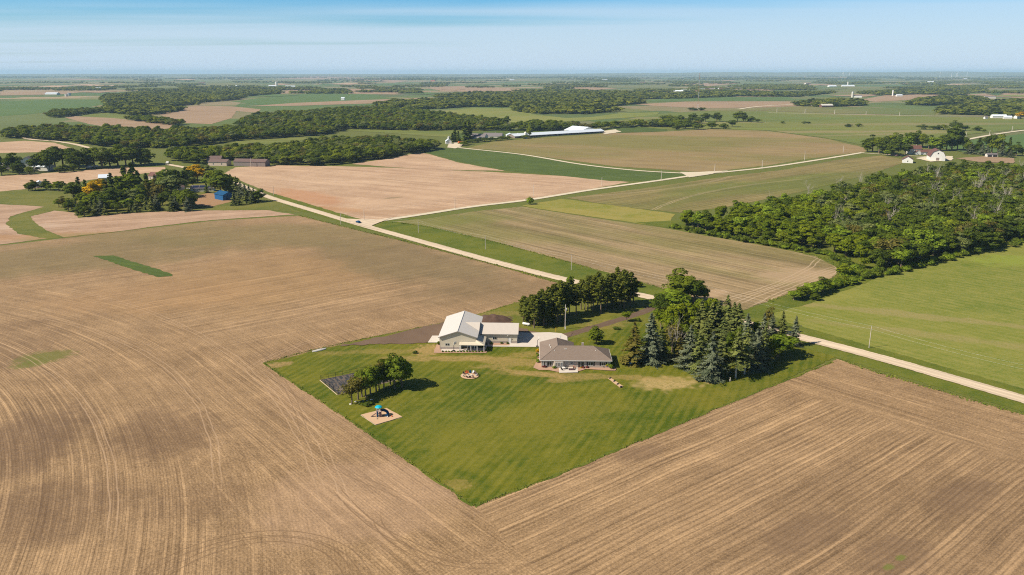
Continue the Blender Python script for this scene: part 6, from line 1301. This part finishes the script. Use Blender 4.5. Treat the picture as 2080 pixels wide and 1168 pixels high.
kn = {'dark': 'dark broadleaf', 'farcone': 'dark conical conifer', 'gold': 'golden-yellow', 'yellow': 'yellow-green broadleaf', 'green': 'green broadleaf', 'wilted': 'brownish conifer', 'grey': 'grey-green', 'bright': 'bright green', 'spruce': 'dark green spruce', 'blue': 'bluish spruce', 'brown': 'brownish broadleaf'}
bykind = {}
for q in gv: bykind.setdefault(q[2], []).append(q)
for k, qs in bykind.items():
    qs.sort()
    for i, (x, y, _, h) in enumerate(qs):
        tree('conifer' if k in ('farcone', 'spruce', 'blue', 'wilted') else 'broadleaf_tree', k, P(x, y), h * 1.05, h * (.34 if k in ('farcone', 'spruce', 'blue', 'wilted') else .58), '%s tree in the left farm grove, %s of its look' % (kn[k], ordn(i, len(qs))), G, 'tree', 1 + i % 3)
row = [(0, 350, 20, 7), (4, 356, 12, 6), (28, 351, 24, 8), (40, 354, 15, 7), (70, 350, 19, 7), (84, 341, 20, 8), (100, 347, 24, 10), (112, 340, 27, 11), (128, 338, 27, 12), (145, 340, 25, 11), (160, 344, 23, 11), (176, 342, 24, 11), (192, 340, 25, 11), (208, 342, 24, 11), (224, 338, 22, 10), (240, 337, 26, 11), (256, 338, 24, 11), (270, 336, 26, 12), (286, 334, 25, 12), (295, 336, 19, 9), (60, 354, 9, 5), (120, 351, 8, 5), (132, 350, 9, 5), (150, 348, 9, 5)]
row_of('broadleaf_tree', ['dark', 'green', 'dark'], [(x, y, h * .9, r * 1.15) for x, y, h, r in row], 'dark rounded tree in the row before the far left farmhouse, %s', 'dark trees at the far left farmhouse')
rf_ = [(1762, 309, 15, 8), (1772, 309, 22, 12), (1785, 311, 25, 13), (1797, 313, 22, 11), (1803, 316, 8, 6), (1815, 316, 20, 10), (1812, 303, 22, 9), (1828, 304, 20, 9), (1842, 306, 22, 10), (1848, 300, 26, 10), (1862, 298, 22, 10), (1873, 300, 20, 10), (1886, 302, 18, 9), (1898, 306, 20, 10), (1910, 306, 20, 10), (1922, 306, 22, 11), (1933, 306, 34, 13), (1944, 306, 28, 12), (1957, 304, 18, 8), (1966, 308, 14, 8), (1838, 314, 14, 8)]
row_of('broadleaf_tree', ['green', 'dark', 'green', 'dark', 'bright'], rf_, 'large rounded tree round the right-hand farm, %s', 'trees of the right-hand farm')
rg = [(1972, 313, 14, 7, 'blue'), (1984, 313, 15, 7, 'green'), (1994, 315, 14, 5, 'blue'), (2004, 316, 13, 5, 'blue'), (2014, 313, 26, 12, 'dark'), (2026, 314, 25, 12, 'green'), (2034, 317, 18, 6, 'blue'), (2048, 316, 22, 5, 'farcone'), (2052, 320, 10, 4, 'blue'), (2064, 317, 17, 8, 'dark'), (2076, 317, 12, 6, 'green'), (1988, 302, 14, 7, 'farcone')]
for i, (x, y, h, r, k) in enumerate(rg): tree('broadleaf_tree' if k in ('green', 'dark') else 'conifer', k, P(x, y), h, r, '%s tree in the belt right of the gambrel barn, %s' % (kn[k], ordn(sorted(q[0] for q in rg).index(x), len(rg))), 'trees right of the gambrel barn', 'tree', i)
# scattered field bushes and hedges
fb = [(1744, 258, 7, 9), (1872, 263, 9, 12), (1897, 264, 9, 9), (1905, 264, 9, 8), (1916, 264, 10, 10), (1941, 266, 18, 14), (1961, 266, 12, 7), (1985, 266, 8, 9), (1590, 251, 5, 6), (1635, 252, 6, 6), (1642, 252, 6, 5), (1722, 258, 6, 8), (1999, 268, 5, 5)]
row_of('bush', ['green', 'dark'], fb, 'round bush in the open field beyond the right-hand farm, %s', 'bushes in the open field', 'bush')
cb = [(1375, 264, 10, 10), (1392, 262, 12, 13), (1406, 250, 20, 13), (1418, 263, 12, 12), (1432, 248, 20, 13), (1446, 262, 14, 13), (1455, 247, 20, 12), (1470, 262, 10, 10), (1487, 258, 14, 10), (1498, 247, 22, 13), (1510, 247, 20, 10), (1525, 248, 12, 11), (1540, 249, 8, 8), (1420, 252, 14, 12), (1380, 250, 16, 12), (1364, 248, 15, 12), (1350, 247, 14, 12)]
row_of('broadleaf_tree', ['dark', 'green'], cb, 'rounded tree in the creek thicket right of the long barn, %s', 'trees of the creek thicket')
row_of('bush', 'dark', [(1402, 224.5, 8, 8), (1407, 224, 9, 8), (1412, 225, 7, 8), (1424, 225, 9, 9), (1430, 224, 8, 8)], 'dark bush at the foot of the mast, %s', 'bushes at the mast', 'bush')
hb = [(960, 290), (972, 288.5), (984, 287.5), (996, 286.5), (1008, 286), (1020, 284.5), (1032, 284), (1066, 281.5), (949, 293), (940, 296)]
row_of('bush', 'green', [(x, y, 6, 8) for x, y in hb], 'bush of the hedge before the cream houses and long barn, %s', 'hedge bushes before the cream houses', 'bush')
for i, (x, y, h, k, r) in enumerate(((924, 288, 20, 'farcone', 6), (931, 289, 16, 'farcone', 5), (945, 285, 27, 'farcone', 8), (953, 284, 29, 'farcone', 8), (1075, 280, 18, 'green', 7), (919, 290, 14, 'farcone', 5))):
    tree('conifer' if k != 'green' else 'broadleaf_tree', k, P(x, y), h, r, '%s at the long barn farm, %s' % (('dark conifer', 'dark conifer', 'tall dark conifer', 'tall dark conifer', 'lone green tree', 'dark conifer')[i], ('between the white shed and the orange truck', 'just left of the orange truck', 'left one of the tall pair', 'right one of the tall pair', 'before the long white roof', 'leftmost')[i]), None, 'tree', i)
tree('broadleaf_tree', 'gold', P(2073, 242), 18, 14, 'golden-yellow tree at the right edge beside the far white sheds')
FK = []
for v in range(3): FK.append(crown_obj('farcone', v))
for k in ('green', 'dark', 'yellow', 'grey', 'brown'): FK.append(crown_obj(k, 0)); 
# ---- woods of the creek valleys (each one mass)
for i_, (x, y) in enumerate(((402, 214), (1545, 198), (1652, 206))): tree('broadleaf_tree', 'far', P(x, y), 14, 9, 'small lone tree %s' % ('on the crest of the far left tan field', 'alone at the far village field', 'left of the far red barns')[i_], None, 'tree', i_)
FARC = [crown_obj('far', v) for v in range(3)]
FARK = FARC + [crown_obj('farcone', v) for v in range(3)] + FK[3:]
def wood(name, polys, step, hmin, hmax, label, mix, rmul=1.0, seed=3):
    items = []
    for pi, poly in enumerate(polys):
        for q in scatter(poly, step, seed + pi, .45):
            n_ = mnoise.noise(Vector((q[0] / 90, q[1] / 90, seed)))
            k = rng.choice(mix) if n_ < .2 else mix[0]
            h = rng.uniform(hmin, hmax) * (1 + .25 * n_); items.append((q[0], q[1], h, step * rng.uniform(.62, .85) * rmul, k))
    print(name, len(items)); return gn_wood(name, items, label, FARK)
MIDMIX = [6, 6, 7, 7, 6, 9, 10, 0, 1, 2, 8]
wood('woodland', [[(345, 330), (345, 318), (400, 314), (480, 309), (560, 307), (622, 300), (660, 292), (720, 290), (790, 291), (850, 298), (905, 303), (850, 310), (780, 322), (700, 332), (640, 338), (560, 335), (540, 331), (480, 329), (440, 325), (400, 334)]], 11, 9, 15,
     'thick mixed green wood along the back edge of the bare tan field', MIDMIX)
wood('woodland', [[(0, 276), (60, 268), (130, 266), (230, 270), (330, 274), (400, 272), (450, 268), (560, 260), (660, 256), (740, 250), (820, 250), (900, 256), (980, 258), (1040, 264), (1120, 258), (1180, 262), (1160, 267), (1040, 266), (930, 265), (860, 266), (780, 264), (700, 263), (680, 270), (640, 276), (560, 281), (480, 287), (400, 297), (345, 302), (270, 301), (200, 298), (120, 287), (60, 283), (0, 280)]], 12, 9, 16,
     'long creek-side wood running across the left and middle distance', MIDMIX, seed=9)
wood('woodland', [[(480, 258), (500, 246), (540, 238), (620, 233), (690, 226), (760, 224), (850, 230), (890, 236), (960, 246), (1040, 254), (960, 257), (880, 252), (800, 248), (700, 250), (600, 255), (520, 260)]], 14, 10, 17, 'rounded wooded slope above the creek in the centre distance', MIDMIX, seed=14)
wood('woodland', [[(1180, 264), (1240, 258), (1300, 254), (1350, 251), (1420, 256), (1370, 260), (1300, 258), (1240, 262), (1200, 266)], [(250, 243), (300, 244), (350, 250), (372, 253), (365, 256), (320, 252), (270, 247)], [(90, 236), (110, 231), (150, 229), (200, 227), (230, 227), (190, 231), (150, 236), (110, 240)]], 13, 9, 14, 'belts of trees bordering the creek fields', MIDMIX, seed=18)
FMIX = [0, 1, 2, 0, 1, 2, 3, 4]
wood('woodland', [[(205, 202), (215, 196), (300, 190), (400, 188), (500, 188), (570, 186), (565, 191), (500, 196), (480, 203), (420, 208), (380, 214), (320, 218), (260, 224), (228, 222)], [(215, 222), (260, 226), (320, 222), (380, 222), (330, 232), (270, 236), (225, 230)]], 19, 11, 17, 'broad dark wood across the left distance', FMIX, 1.1, 21)
wood('woodland', [[(760, 216), (800, 208), (880, 206), (960, 200), (1060, 198), (1120, 196), (1200, 198), (1290, 204), (1310, 210), (1250, 215), (1180, 222), (1260, 226), (1200, 232), (1100, 232), (1060, 228), (1030, 218), (960, 217), (880, 222), (820, 222)]], 20, 11, 17, 'large wood filling the centre distance behind the pale meadow', FMIX, 1.1, 25)
wood('woodland', [[(880, 198), (960, 190), (1070, 190), (1180, 186), (1260, 188), (1360, 192), (1500, 188), (1620, 190), (1700, 188), (1620, 197), (1500, 196), (1400, 200), (1300, 202), (1200, 197), (1060, 197), (960, 199)],
                   [(1610, 214), (1640, 208), (1700, 205), (1755, 207), (1760, 214), (1700, 217), (1650, 217)], [(1840, 213), (1860, 206), (1920, 198), (2000, 202), (2005, 209), (1930, 212), (1880, 215)], [(1905, 232), (1920, 222), (1980, 212), (2080, 205), (2300, 205), (2300, 238), (2080, 234), (2060, 238), (1990, 234)],
                   [(635, 189), (650, 184), (700, 183), (712, 188), (660, 190)], [(360, 176), (430, 180), (560, 184), (560, 189), (430, 186), (380, 184)], [(1740, 190), (1840, 184), (1960, 188), (1960, 193), (1860, 192), (1790, 194)]], 21, 10, 16, 'scattered dark woods in the distance, centre to right', FMIX, 1.15, 31)
# hedgerows and small woods towards the horizon
far_items = []
r2 = random.Random(5)
def belt(x, y, w, hpx, n, hh=(12, 20)):
    for _ in range(n):
        a = x + r2.uniform(-.5, .5) * w * (1 - .3 * r2.random()); b_ = y + r2.uniform(-.5, .5) * hpx; q = P(a, b_)
        far_items.append((q[0], q[1], r2.uniform(*hh), r2.uniform(9, 16), r2.randrange(3)))
for i in range(165):       # y runs to the horizon; belts get longer and denser
    y = 156 + 34 * r2.random() ** 1.3; x = r2.uniform(-60, 2140); s = (y - 147) / 40
    w = r2.uniform(40, 170); right = x > 1150
    dens = .55 if not right else .85
    belt(x, y, w, .8 + 2.2 * s * r2.random(), int(w * dens * (.5 + .5 * s + .35)), (10, 17))
gn_wood('hedgerows', far_items, 'thin bluish belts of trees dividing the fields towards the horizon', FARC)
hz_items = []
for i in range(200):
    yw = 11000 * (1 + 2.2 * r2.random()); u = r2.uniform(-.72, .72); L_ = r2.uniform(300, 1500); n = int(L_ / 26)
    for k in range(n): hz_items.append((u * yw + (k / n - .5) * L_ + r2.uniform(-20, 20), yw + r2.uniform(-60, 60), r2.uniform(12, 24) * (1.3 if u > .1 else 1), r2.uniform(20, 30), r2.randrange(3)))
gn_wood('horizon_woods', hz_items, 'low blue tree line along the horizon', FARC)
for i in range(70):      # small strips of ripening and green crops between the belts
    y = 153 + 42 * r2.random() ** 1.2; x = r2.uniform(-40, 2120); w = r2.uniform(30, 120); hh_ = .6 + 1.5 * (y - 147) / 40; sk = r2.uniform(-1.2, 1.2)
    sheet('distant_field', [(x - w / 2, y), (x, y - hh_ + sk * .3), (x + w / 2, y - hh_ * .5 + sk), (x + w * .1, y + hh_)], M[r2.choice(['farbrown', 'fargreen', 'farolive', 'meadowfar', 'tan'])], .9 + .01 * i, .3)
# far low hills on the right half of the horizon
Vh = []; Fh = []; nx, ny = 90, 9
for j in range(ny):
    for i in range(nx):
        x = -21000 + 43000 * i / (nx - 1); y = 22000 + 10000 * j / (ny - 1); f_ = (.45 + .55 * min(1, max(0, x / 9000))) * math.sin(math.pi * min(1, .0 + j / (ny - 1)))
        Vh.append((x, y, -2 + 150 * f_ * (.75 + .25 * mnoise.noise(Vector((x / 2600, y / 3000, 0))))))
for j in range(ny - 1):
    for i in range(nx - 1): Fh.append((j * nx + i, j * nx + i + 1, (j + 1) * nx + i + 1, (j + 1) * nx + i))
struct('hills', mesh_np('hills', Vh, Fh, [M['farolive']], smooth=True))
# ------------------------------------------------------------------ haze: the air itself
hz = MB(); hz.box(-44000, 44000, -2000, 44000, -1, 175)
hm = bpy.data.materials.new('air'); hm.use_nodes = True; ht = hm.node_tree
for n in list(ht.nodes): ht.nodes.remove(n)
pv = ht.nodes.new('ShaderNodeVolumePrincipled'); pv.inputs['Color'].default_value = (.50, .74, 1.0, 1); pv.inputs['Density'].default_value = 4.3e-5; pv.inputs['Anisotropy'].default_value = 0
ho = ht.nodes.new('ShaderNodeOutputMaterial'); ht.links.new(pv.outputs[0], ho.inputs['Volume'])
h_ = hz.build('haze', hm); h_['kind'] = 'stuff'

S.cycles.volume_bounces = 1
